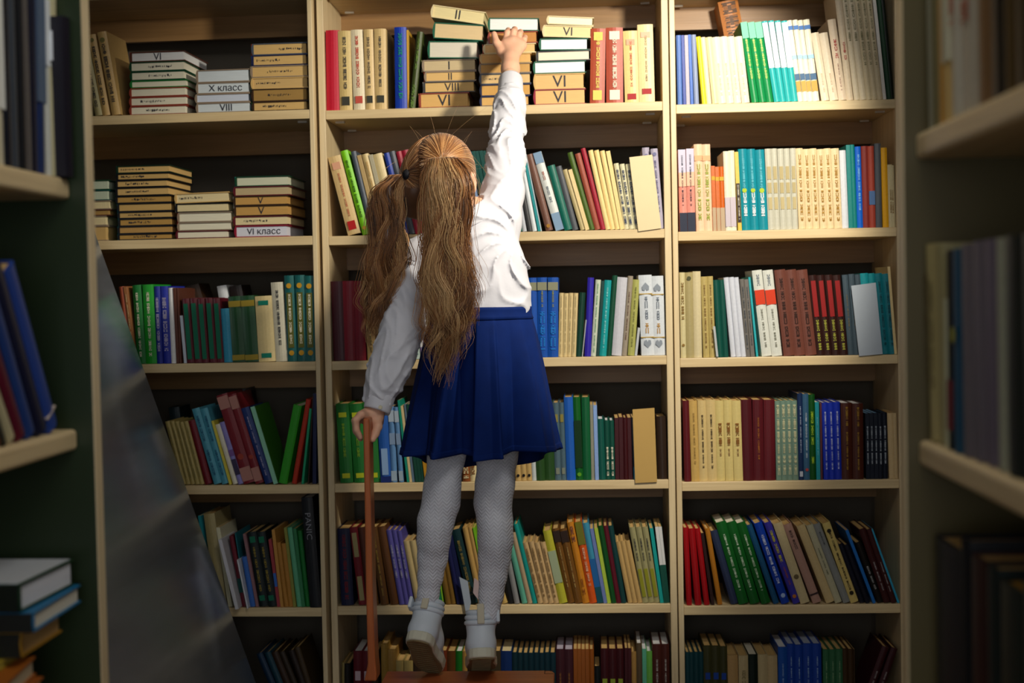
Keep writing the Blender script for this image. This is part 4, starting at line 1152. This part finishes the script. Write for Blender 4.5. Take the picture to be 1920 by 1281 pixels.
def seg_t(js, X, Y, Z):
    """arc length along a chain and distance from it, for each grid point"""
    best = None; acc = 0
    for a, b in zip(js[:-1], js[1:]):
        a, b = np.array(a[0]), np.array(b[0]); ab = b-a; L = np.linalg.norm(ab); u = ab/L
        t = np.clip((X-a[0])*u[0]+(Y-a[1])*u[1]+(Z-a[2])*u[2], 0, L)
        dd = np.sqrt((X-a[0]-t*u[0])**2+(Y-a[1]-t*u[1])**2+(Z-a[2]-t*u[2])**2)
        if best is None: best, S_ = dd, acc+t
        else: m_ = dd < best; best = np.where(m_, dd, best); S_ = np.where(m_, acc+t, S_)
        acc += L
    return best, S_, acc
ridge = lambda x: (1-np.abs(np.sin(x)))**2.4
dR, sR, LR = seg_t(RA, X, Y, Z); dL, sL_, LL = seg_t(LA, X, Y, Z)
wR = np.clip(1.6-dR/.045, 0, 1); wL = np.clip(1.6-dL/.045, 0, 1); wT = 1-np.maximum(wR, wL)
w1 = ridge(sR*62+2.2*np.sin(X*70+Z*25)+1.3*np.sin(Y*60))*.0105*np.clip(1.25-np.abs(sR-LR*.62)/(LR*.45), .25, 1)
w2 = ridge(sL_*48+2.0*np.sin(X*65-Z*22)+1.2*np.sin(Y*70))*.007+ridge(X*60+Z*22+1.2*np.sin(Z*30))*.006
ap = np.array(P(968, 452, 3.1)); rx, rz = X-ap[0], Z-ap[2]; rr = np.sqrt(rx**2+rz**2)+.01; ph = np.arctan2(rz, rx)
w3 = ridge(ph*5.5+1.2*np.sin(rr*38)+.8*np.sin(Y*30))*.0105*np.clip(1.3-rr/.2, .15, 1)*np.clip((rr-.02)/.05, 0, 1)
w4 = ridge(X*48+2.4*np.sin(Z*24)+1.1*np.sin(X*31-Z*44))*.007*np.clip((1.36-Z)/.12, .2, 1)
s.d -= (wR*w1+wL*w2+wT*(w3+w4)).astype(np.float32)
zc = P(903, 592, YB).z
s.d = np.maximum(s.d, zc-Z-np.where((dL < .065) & (X < P(800, 600, 3.05).x), 1, 0)).astype(np.float32)
nk = J(872, 385, YB, 30); s.cap(nk[0], J(876, 415, YB, 10)[0], .046, .044, sub=True)
pts, quads = s.mesh()
SH = mat('white cotton', 'D2D2D9', .75, .02, .0006, 55, sheen=.2, spec=.2)
shirt = np_mesh('shirt', pts, quads, SH, G); sm = shirt.modifiers.new('smooth', 'SMOOTH'); sm.iterations = 2; sm.factor = .5
# cuffs, collar, buttons
def tube(name, js, m_, par, seg=40, thick=.002, flare=0, ymul=1):
    vs = []; n = len(js)
    for i, (c, r) in enumerate(js):
        a = Vector(js[max(i-1, 0)][0]); b_ = Vector(js[min(i+1, n-1)][0]); t = (b_-a).normalized(); u = t.cross(Vector((0, 1, 0))).normalized(); w_ = u.cross(t)
        for k in range(seg):
            an = 2*math.pi*k/seg; vs.append(Vector(c)+u*r*math.cos(an)+w_*r*ymul*math.sin(an))
    fs = [(i*seg+k, i*seg+(k+1) % seg, (i+1)*seg+(k+1) % seg, (i+1)*seg+k) for i in range(n-1) for k in range(seg)]
    o = mesh_obj(name, vs, fs, m_, par, True)
    so = o.modifiers.new('solid', 'SOLIDIFY'); so.thickness = thick; so.offset = 0
    return o
cuR = tube('cuff', [J(956.5, 188, 3.372, 23.5), J(957, 184, 3.377, 24), J(957.5, 152, 3.428, 22), J(957.5, 149, 3.432, 21)], SH, shirt)
cuL = tube('cuff', [J(716.5, 736, 2.978, 25), J(715, 740, 2.976, 26.5), J(707, 768, 2.966, 25), J(706, 771, 2.965, 24)], SH, shirt)
bt = mat('pearly button', 'D8D0B0', .25)
def disc(c, r, name, m_, par):
    bm = bmesh.new(); bmesh.ops.create_cone(bm, cap_ends=True, segments=14, radius1=r, radius2=r*.9, depth=.003, matrix=Matrix.Rotation(math.pi/2, 4, 'X')); me = bpy.data.meshes.new(name); bm.to_mesh(me); bm.free(); me.materials.append(m_)
    o = bpy.data.objects.new(name, me); COL.objects.link(o); o.parent = par; o.location = c; return o
disc(P(713, 764, 2.934), .0045, 'button', bt, shirt)
# collar: folded band round the neck opening
cc = P(872, 402, YB); cv = []; seg = 48
for (rr_, dz, dr) in ((.050, .014, 0), (.052, .020, 0), (.062, .010, .004), (.078, -.012, .010)):
    for k in range(seg):
        an = 2*math.pi*k/seg; x = rr_*math.cos(an); y = rr_*.9*math.sin(an)
        cv.append((cc.x+x, cc.y+y+.0, cc.z+dz+x*.25-(.006*math.sin(3*an) if rr_ > .07 else 0)-.02))
cf = [(i*seg+k, i*seg+(k+1) % seg, (i+1)*seg+(k+1) % seg, (i+1)*seg+k) for i in range(3) for k in range(seg)]
col_ = mesh_obj('collar', cv, cf, SH, shirt, True); so = col_.modifiers.new('solid', 'SOLIDIFY'); so.thickness = .003
# --- skirt
cw = P(902, 590, YB); chm = P(901, 846, YB)
def pxang(px): return math.acos(max(-1, min(1, (px-901)/144)))
def dgauss(th, c, w_): d_ = (th-c+math.pi) % (2*math.pi)-math.pi; return math.exp(-(d_/w_)**2)
FX = [750, 775, 790, 812, 838, 844, 848, 892, 899, 930, 943, 949, 985, 1012, 1045]; FY = [0, .006, -.018, -.008, .026, .028, -.056, -.050, .012, .012, .026, -.010, -.026, .016, 0]
def skirt(name, t0, t1, nt, grow, m_, par, seg=420):
    vs = []
    for i in range(nt+1):
        t = t0+(t1-t0)*i/nt
        for k in range(seg):
            th = 2*math.pi*k/seg; hx, hy = math.cos(th), math.sin(th)
            t_ = max(t, 0); rx = .113+.066*t_**.8+grow; ry = .092+.055*t_**.8+grow
            f = 0
            if hy < .2:
                f += 1.5*float(np.interp(901+144*hx+.5, FX, FY))*(t_**1.05)*min(1, (.2-hy)*3)
            else: f += .012*math.sin(9*th)*t
            f += .003*math.sin(17*th+t*3)*t
            z = cw.z+(chm.z-cw.z)*t - (.056*max(0, hy)*t) + .008*max(0, hx)*t + .004*math.sin(5*th)*t
            vs.append((cw.x+(chm.x-cw.x)*t+hx*(rx+f), cw.y+hy*(ry+f)-.0, z))
    fs = [(i*seg+k, (i+1)*seg+k, (i+1)*seg+(k+1) % seg, i*seg+(k+1) % seg) for i in range(nt) for k in range(seg)]
    o = mesh_obj(name, vs, fs, m_, par, True); so = o.modifiers.new('solid', 'SOLIDIFY'); so.thickness = .0022; so.offset = 0; return o
NV = mat('navy denim-like cotton', '08225E', .8, .3, .0008, 26, spec=.12)
sk = skirt('skirt', 0, 1, 40, 0, NV, G)
skirt('waistband', -.055, .035, 4, .0022, NV, sk)
skirt('hem', .955, 1.0, 3, .0015, NV, sk)
# --- tights
s = SDF((-.45, 2.95, .42), (.1, 3.3, 1.1), .0036); chain(s, L_LEG, .014); chain(s, R_LEG, .014)
s.ell(J(815, 995, 3.085, 1)[0], (.026, .03, .055), .02); s.ell(J(929, 1005, 3.095, 1)[0], (.027, .03, .055), .02)
pts, quads = s.mesh()
TM = bpy.data.materials.new('white zigzag knit tights'); TM.use_nodes = True; N = TM.node_tree.nodes; L = TM.node_tree.links; b = N['Principled BSDF']
b.inputs['Base Color'].default_value = srgb('BDBEC6'); b.inputs['Roughness'].default_value = .8; b.inputs['Specular IOR Level'].default_value = .2
tc = N.new('ShaderNodeTexCoord'); sp = N.new('ShaderNodeSeparateXYZ'); L.new(tc.outputs['Object'], sp.inputs[0])
def mth(op, a, b_=None, c=None):
    n = N.new('ShaderNodeMath'); n.operation = op
    for i, q in enumerate((a, b_, c)):
        if q is None: continue
        if isinstance(q, (int, float)): n.inputs[i].default_value = q
        else: L.new(q, n.inputs[i])
    return n.outputs[0]
zig = mth('PINGPONG', sp.outputs[0], .0095); ln = mth('PINGPONG', mth('ADD', sp.outputs[2], mth('MULTIPLY', zig, 1.1)), .0042)
ln = mth('DIVIDE', ln, .0042)
no = N.new('ShaderNodeTexNoise'); no.inputs['Scale'].default_value = 700; L.new(tc.outputs['Object'], no.inputs[0])
hh = mth('ADD', ln, mth('MULTIPLY', no.outputs[0], .5))
bp = N.new('ShaderNodeBump'); bp.inputs['Distance'].default_value = .0009; bp.inputs['Strength'].default_value = .9; L.new(hh, bp.inputs['Height']); L.new(bp.outputs[0], b.inputs['Normal'])
mx = N.new('ShaderNodeMix'); mx.data_type = 'RGBA'; mx.inputs[6].default_value = srgb('C4C6CE'); mx.inputs[7].default_value = srgb('DEDFE6'); L.new(mth('SMOOTH_MIN', mth('MULTIPLY', ln, 2.2), 1, .2), mx.inputs[0]); L.new(mx.outputs[2], b.inputs['Base Color'])
ti = np_mesh('tights', pts, quads, TM, G); sm = ti.modifiers.new('smooth', 'SMOOTH'); sm.iterations = 2
# --- shoes
SW = mat('white leather', 'D2DAE2', .45, .03, .0002, 60); CR = mat('cream rubber', 'CECBB6', .6, .1, .0003, 40); BRN = mat('grimy outsole rubber', '7A6A48', .75, .25, .0008, 35)
def foot_outline(g=0):
    o = []
    for x, wl, wr in ((-.004, .010, .010), (0, .020, .020), (.01, .029, .029), (.03, .033, .033), (.06, .030, .031), (.09, .032, .034), (.12, .038, .037), (.15, .037, .035), (.17, .030, .028), (.185, .016, .016), (.19, .006, .006)):
        o.append((x, wl+g, wr+g))
    return [(x-(g if x < .01 else 0)+(g if x > .18 else 0), -a) for x, a, c in o]+[(x-(g if x < .01 else 0)+(g if x > .18 else 0), c) for x, a, c in reversed(o)]
def shoe(label, heel, pitch, yaw, roll=0, sd=1):
    root = empty('shoe'); root.parent = G
    ax = Matrix.Rotation(math.pi/2+yaw, 4, 'Z') @ Matrix.Rotation(pitch, 4, 'Y') @ Matrix.Rotation(roll, 4, 'X')
    root.matrix_world = Matrix.Translation(heel) @ ax
    pr = foot_outline()
    bevel(MB().prism(pr, .003, .026).obj('sole', CR, root), .004, 3)
    MB().prism(foot_outline(-.004), 0, .005).obj('outsole', BRN, root)
    tr = MB()
    for i in range(14): tr.box(.015+i*.012, .019+i*.012, -.022, .022, -.0012, .001)
    tr.obj('tread_rib', BRN, root)
    s = SDF((-.03, -.06, .0), (.22, .06, .15), .0028)
    s.cap((.030, 0, .045), (.033, 0, .10), .030, .031, .01); s.cap((.030, 0, .035), (.09, 0, .04), .031, .031, .02); s.cap((.09, 0, .04), (.155, 0, .030), .032, .029, .02)
    s.cap((.04, 0, .085), (.10, 0, .055), .028, .026, .02)
    X, Y, Z = s.full(); s.d = np.maximum(s.d, .022-Z).astype(np.float32); s.d = np.maximum(s.d, Z-.112).astype(np.float32)
    s.cap((.035, 0, .135), (.034, 0, .085), .024, .022, sub=True)
    p_, q_ = s.mesh(); up = np_mesh('upper', p_, q_, SW, root); sm = up.modifiers.new('smooth', 'SMOOTH'); sm.iterations = 2
    for z, r in ((.112, .0315), (.100, .034), (.088, .035)):      # padded collar rolls
        vs = []; A, Bn = 32, 10
        for i in range(A):
            an = 2*math.pi*i/A
            for j_ in range(Bn):
                b_ = 2*math.pi*j_/Bn; rr_ = r-.002+.0065*math.cos(b_); vs.append((.034+rr_*math.cos(an), rr_*.97*math.sin(an), z+.0062*math.sin(b_)+.006*math.cos(an)))
        fs = [(i*Bn+j_, ((i+1) % A)*Bn+j_, ((i+1) % A)*Bn+(j_+1) % Bn, i*Bn+(j_+1) % Bn) for i in range(A) for j_ in range(Bn)]
        mesh_obj('collar_roll', vs, fs, SW, root, True)
    bevel(MB().box(-.009, -.002, -.008, .008, .078, .124).obj('pull_tab', CR if 0 else mat('off white webbing', 'C9C0A8', .7), root), .002)
    y0, y1 = sorted((-sd*.044, -sd*.036)); bevel(MB().box(.008, .034, y0, y1, .084, .112).obj('strap', SW, root), .003)
    root['label'] = label; return root
hL = P(781, 1203, 3.03); shoe('white shoe with its heel lifted high', hL, math.radians(38), math.radians(-6), math.radians(6), -1)
hR = P(904, 1236, 3.045); shoe('white shoe planted lower', hR, math.radians(24), math.radians(6))
# --- hair
HM_ = bpy.data.materials.new('auburn blonde hair'); HM_.use_nodes = True; N = HM_.node_tree.nodes; L = HM_.node_tree.links; b = N['Principled BSDF']
at = N.new('ShaderNodeAttribute'); at.attribute_name = 'shade'; r_ = N.new('ShaderNodeValToRGB'); L.new(at.outputs['Fac'], r_.inputs[0])
r_.color_ramp.elements[0].color = srgb('3A1E0A'); r_.color_ramp.elements[1].color = srgb('E8BC80'); e = r_.color_ramp.elements.new(.5); e.color = srgb('9E642E')
L.new(r_.outputs[0], b.inputs['Base Color']); b.inputs['Roughness'].default_value = .36; b.inputs['Specular IOR Level'].default_value = .7; b.inputs['Sheen Weight'].default_value = .2
def strands(name, C3, width, shade, parent):
    """C3: N x S x 3 centre lines, width: N x S radii, shade: N"""
    Nn, S_, _ = C3.shape; T = np.gradient(C3, axis=1); T /= np.linalg.norm(T, axis=2, keepdims=True)+1e-9
    ref = np.array([.3, 1, .2]); ref /= np.linalg.norm(ref); U = np.cross(T, ref); U /= np.linalg.norm(U, axis=2, keepdims=True)+1e-9; V = np.cross(T, U)
    ring = [C3+width[..., None]*(U*math.cos(a)+V*math.sin(a)) for a in (0, 2.094, 4.189)]
    pts = np.stack(ring, 2).reshape(-1, 3)
    idx = np.arange(Nn*S_*3).reshape(Nn, S_, 3); a = idx[:, :-1]; c = idx[:, 1:]
    q = np.stack([a, c, np.roll(c, -1, 2), np.roll(a, -1, 2)], -1).reshape(-1, 4)
    o = np_mesh(name, pts, q, HM_, parent)
    at_ = o.data.attributes.new('shade', 'FLOAT', 'POINT'); at_.data.foreach_set('value', np.repeat(shade, S_*3).astype(np.float32)); return o
# scalp cap
cap = SDF(HC-.15, HC+.13, .003); cap.ell(HC, HR+.005, .01, HM); cap.cap(hp(-.012, -.035, -.03), hp(-.012, -.03, -.085), .058, .045, .02)
X, Y, Z = cap.full(); x, y, z = X-HC[0], Y-HC[1], Z-HC[2]
lx, ly, lz = [HM[0, i]*x+HM[1, i]*y+HM[2, i]*z for i in range(3)]
face = np.minimum(ly-(.045-np.clip(lz-.02, -1, 0)*-.0), (.072-lz))       # in front of hairline and below the fringe
cap.d = np.maximum(cap.d, np.minimum(ly-.042, .06-lz)).astype(np.float32)
cap.d = np.maximum(cap.d, -lz-.108-ly*.3+np.maximum(lx, 0)*.8).astype(np.float32)
cap.d = np.maximum(cap.d, np.minimum(np.minimum(.062-np.abs(lx), 1)*-1, np.minimum(ly+.022, -.002-lz))).astype(np.float32)
pts, quads = cap.mesh(); hair = np_mesh('hair', pts, quads, HM_, G)
a_ = hair.data.attributes.new('shade', 'FLOAT', 'POINT'); a_.data.foreach_set('value', np.full(len(pts), .12, np.float32))
RT = np.array(P(828, 303, 2.998)); LT = np.array(P(770, 328, 3.04))
def tolocal(p): return HM.T@(p-HC)
def scalp(n, root, keep):
    out = []; R = (HR+.0065); rl = tolocal(root)/R; rl /= np.linalg.norm(rl)
    while len(out) < n:
        v = rng.normal(size=3); v /= np.linalg.norm(v)
        l = v*R
        if l[1] > .046 and l[2] < .062: continue
        if l[2] < -.088-.3*l[1]+max(l[0], 0)*.6: continue
        if abs(l[0]) > .058 and l[1] > -.02 and l[2] < 0: continue
        w_ = HC+HM@l
        if not keep(w_) or np.linalg.norm(w_-EAR) < .024: continue
        S_ = 18; om = math.acos(max(-1, min(1, v@rl)))
        if om < .15: continue
        t = np.linspace(0, 1, S_)[:, None]; arc = (np.sin((1-t)*om)*v+np.sin(t*om)*rl)/math.sin(om)
        lift = 1+.045*np.sin(t*math.pi*.5)**3*min(1, om)+rng.uniform(0, .02)
        pts = HC+(HM@(arc*R*lift).T).T; pts[-1] = pts[-1]*.3+root*.7; out.append(pts)
    return np.array(out)
part = lambda w_: (np.linalg.norm(w_-RT)-np.linalg.norm(w_-LT))-.004
A = scalp(2600, RT, lambda w_: part(w_) < .0); B_ = scalp(1900, LT, lambda w_: part(w_) > -.002)
SC3 = np.concatenate([A, B_]); wd = np.full(SC3.shape[:2], .0006); wd[:, 0] = .0003
sh = np.clip(rng.normal(.52, .2, len(SC3)), 0, 1); sh[len(A):] -= .12  # left-hand hair toned down: its shadow is put into the strand colour
strands('scalp_hair', SC3, wd, np.clip(sh, 0, 1), hair)['kind'] = 'stuff'
def catmull(P_, n):
    P_ = np.array(P_); P_ = np.vstack([2*P_[0]-P_[1], P_, 2*P_[-1]-P_[-2]]); m_ = len(P_)-3; out = []
    for u in np.linspace(0, m_-1e-6, n):
        i = int(u); t = u-i; p0, p1, p2, p3 = P_[i:i+4]
        out.append(.5*((2*p1)+(-p0+p2)*t+(2*p0-5*p1+4*p2-p3)*t*t+(-p0+3*p1-3*p2+p3)*t**3))
    return np.array(out)
def ponytail(name, js, n, seed, shade0, parent, wave=.0115):
    g = np.random.default_rng(seed); S_ = 44
    c = catmull([np.array(j[0]) for j in js], S_); r = catmull([[j[1]]*3 for j in js], S_)[:, 0]
    nc = 90; cl = []; t = np.linspace(0, 1, S_)
    for i in range(nc):
        a, q = g.uniform(0, 2*math.pi), math.sqrt(g.uniform(.05, 1)); ox_ = math.cos(a)*q; cl.append((ox_, math.sin(a)*q*.8, 2.2*ox_+g.normal(0, .7), g.uniform(0, 6.28), g.uniform(.6, 1.4), g.choice([-.34, -.15, 0, .12, .3])+g.normal(0, .05), g.uniform(.6, .92), g.uniform(17, 23)))
    C3 = np.zeros((n, S_, 3)); sh = np.zeros(n); W = np.zeros((n, S_))
    for k in range(n):
        ox, oy, p1, p2, am, ds, ln_, fq = cl[g.integers(nc)]
        jx, jy = g.normal(0, .15, 2); L_ = min(ln_+g.normal(0, .05), 1-abs(g.normal(0, .05))); tt = t*L_
        cc_ = np.stack([np.interp(tt, t, c[:, i]) for i in range(3)], 1); rr_ = np.interp(tt, t, r)
        rr_ = np.maximum(rr_, .007*(tt > .8))
        grow = np.minimum(1.15, .12+1.25*tt)*np.clip(tt*8, 0, 1)
        wx = wave*am*grow*np.sin(tt*fq+p1)+.35*wave*grow*np.sin(tt*fq*2.3+p2); wy = wave*am*grow*np.cos(tt*fq*.9+p2)
        spread = 1+.35*grow*g.normal()*.4
        C3[k] = cc_+np.stack([(ox+jx)*rr_*spread+wx, (oy+jy)*rr_*.8*spread+wy, np.zeros(S_)], 1)
        W[k] = .00075*(1-.7*t**2); sh[k] = shade0+ds+g.normal(0, .13)
    core = []
    seg = 20
    CN = int(S_*.7)
    for i in range(CN):
        for q in range(seg): an = 2*math.pi*q/seg; k_ = min(1, (CN-1-i)/8); core.append(c[i]+np.array([math.cos(an)*r[i]*.7*k_, math.sin(an)*r[i]*.6*k_, 0]))
    fs = np.array([(i*seg+q, (i+1)*seg+q, (i+1)*seg+(q+1) % seg, i*seg+(q+1) % seg) for i in range(CN-1) for q in range(seg)])
    co = np_mesh(name, np.array(core), fs, HM_, parent); a_ = co.data.attributes.new('shade', 'FLOAT', 'POINT'); a_.data.foreach_set('value', np.full(len(core), .05, np.float32))
    st_ = strands('hair_strands', C3, W, np.clip(sh, 0, 1), co); st_['kind'] = 'stuff'; return co
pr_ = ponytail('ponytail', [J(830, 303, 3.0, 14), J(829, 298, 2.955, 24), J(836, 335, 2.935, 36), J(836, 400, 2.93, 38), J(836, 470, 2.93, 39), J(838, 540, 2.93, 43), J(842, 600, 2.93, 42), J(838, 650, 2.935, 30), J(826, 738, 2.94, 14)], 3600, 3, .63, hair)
pl_ = ponytail('ponytail', [J(757, 328, 3.03, 7), J(745, 331, 3.03, 14), J(729, 360, 3.04, 24), J(727, 420, 3.03, 28), J(724, 490, 3.03, 31), J(718, 550, 3.03, 29), J(712, 600, 3.03, 22), J(716, 680, 3.03, 10)], 2400, 5, .42, hair)  # darker tone than the other tail: its shadow painted into the hair
# flyaways
fl = []
for k in range(60):
    root = RT if k % 3 else LT; v = rng.normal(size=3); v[2] = abs(v[2]); v /= np.linalg.norm(v); l = v*(HR+.006); w_ = HC+HM@l
    if l[1] > .05 and l[2] < .05: continue
    t = np.linspace(0, 1, 18)[:, None]; d_ = (HM@v); side = rng.normal(size=3)*.02
    fl.append(w_+d_*(.002+.005*t**1.3)+side*1.6*t**1.5+np.array([0, 0, -.012])*t**3)
fl = np.array(fl); strands('flyaway_hair', fl, np.full(fl.shape[:2], .00018), np.full(len(fl), .8), hair)['kind'] = 'stuff'
bm = bmesh.new(); bmesh.ops.create_uvsphere(bm, u_segments=20, v_segments=12, radius=1)
for v in bm.verts: v.co *= 1+.06*math.sin(v.co.z*14+v.co.y*9)
me = bpy.data.meshes.new('hair_tie'); bm.to_mesh(me); bm.free(); me.materials.append(mat('black fabric', '0A0A12', .8)); 
for p in me.polygons: p.use_smooth = True
o = bpy.data.objects.new('hair_tie', me); COL.objects.link(o); o.parent = hair; o.location = P(763, 328, 3.022); o.scale = (.0105, .011, .0125)
# --- pendant lamp out of view above, carrying the light
lp = empty('pendant_lamp', LAMP); tag(lp, 'hanging metal lamp above the aisle', 'lamp')
vs = []; seg = 36
for r__, z in ((.03, .16), (.05, .14), (.12, .09), (.17, .02)):
    for k in range(seg): vs.append((r__*math.cos(2*math.pi*k/seg), r__*math.sin(2*math.pi*k/seg), z))
fs = [(i*seg+k, (i+1)*seg+k, (i+1)*seg+(k+1) % seg, i*seg+(k+1) % seg) for i in range(3) for k in range(seg)]
sh_ = mesh_obj('lamp_shade', vs, fs, mat('enamelled steel', '3A4038', .4), lp, True)
MB().box(-.004, .004, -.004, .004, .14, .18).obj('cord', mat('black cable', '101010', .6), lp)
# ------------------------------------------------------------------ the 300 books that show largest stay single, the rest become one object
bpy.context.view_layer.update()
dg = bpy.context.evaluated_depsgraph_get()
books = [o for o in SC.objects if o.parent is None and o.get('category') == 'book']
def proj(p):
    d = p-EYE; z = d.dot(_f); return 960+F_PX*d.dot(_r)/z, 640.5-F_PX*d.dot(_u)/z
hits = {o.name: 0 for o in books}
import time; _t = time.time()
for py in range(3, 1281, RAYSTEP) if REST is None else ():
    for px in range(3, 1920, RAYSTEP):
        ok, loc, n_, i_, ob, m_ = SC.ray_cast(dg, EYE, ray(px, py).normalized())
        if ok:
            while ob.parent is not None: ob = ob.parent
            if ob.name in hits: hits[ob.name] += 1
order = {o.name: i for i, o in enumerate(books)}
books.sort(key=lambda o: (-hits[o.name], order[o.name]))
rest = [o for o in books[NKEEP:]] if REST is None else [o for o in books if order[o.name] in REST]
if DEBUG: print('ray time', time.time()-_t); print('REST', sorted(order[o.name] for o in rest))
verts, faces, mi, mts = [], [], [], []
def collect(o):
    M_ = o.matrix_world; n = len(verts); me = o.data
    if me.materials[0] not in mts: mts.append(me.materials[0])
    k = mts.index(me.materials[0])
    verts.extend(tuple(M_ @ v.co) for v in me.vertices)
    for p in me.polygons: faces.append(tuple(i+n for i in p.vertices)); mi.append(k)
    for c in o.children: collect(c)
def kill(o):
    for c in list(o.children): kill(c)
    bpy.data.objects.remove(o)
for o in rest: collect(o)
if DEBUG: print('kept hits', [hits[o.name] for o in books[NKEEP-3:NKEEP+3]], 'rest', len(rest), 'zero', sum(hits[o.name] == 0 for o in books), len(verts))
for o in rest: kill(o)
ro = mesh_obj('books', verts, faces, None, mats=mts, midx=mi)
tag(ro, 'remaining slim and half-hidden books between and behind the larger ones on the shelves', 'books', None, 'stuff')
for o in SC.objects:
    if 'px_' in o: del o['px_']
if DEBUG:
    L_ = {}
    for o in SC.objects:
        if o.parent is None and 'label' in o: L_.setdefault(o['label'], []).append(o.name)
    for k, v in L_.items():
        if len(v) > 1: print('DUP', k, v)
        if not 4 <= len(k.split()) <= 16: print('LEN', len(k.split()), k)
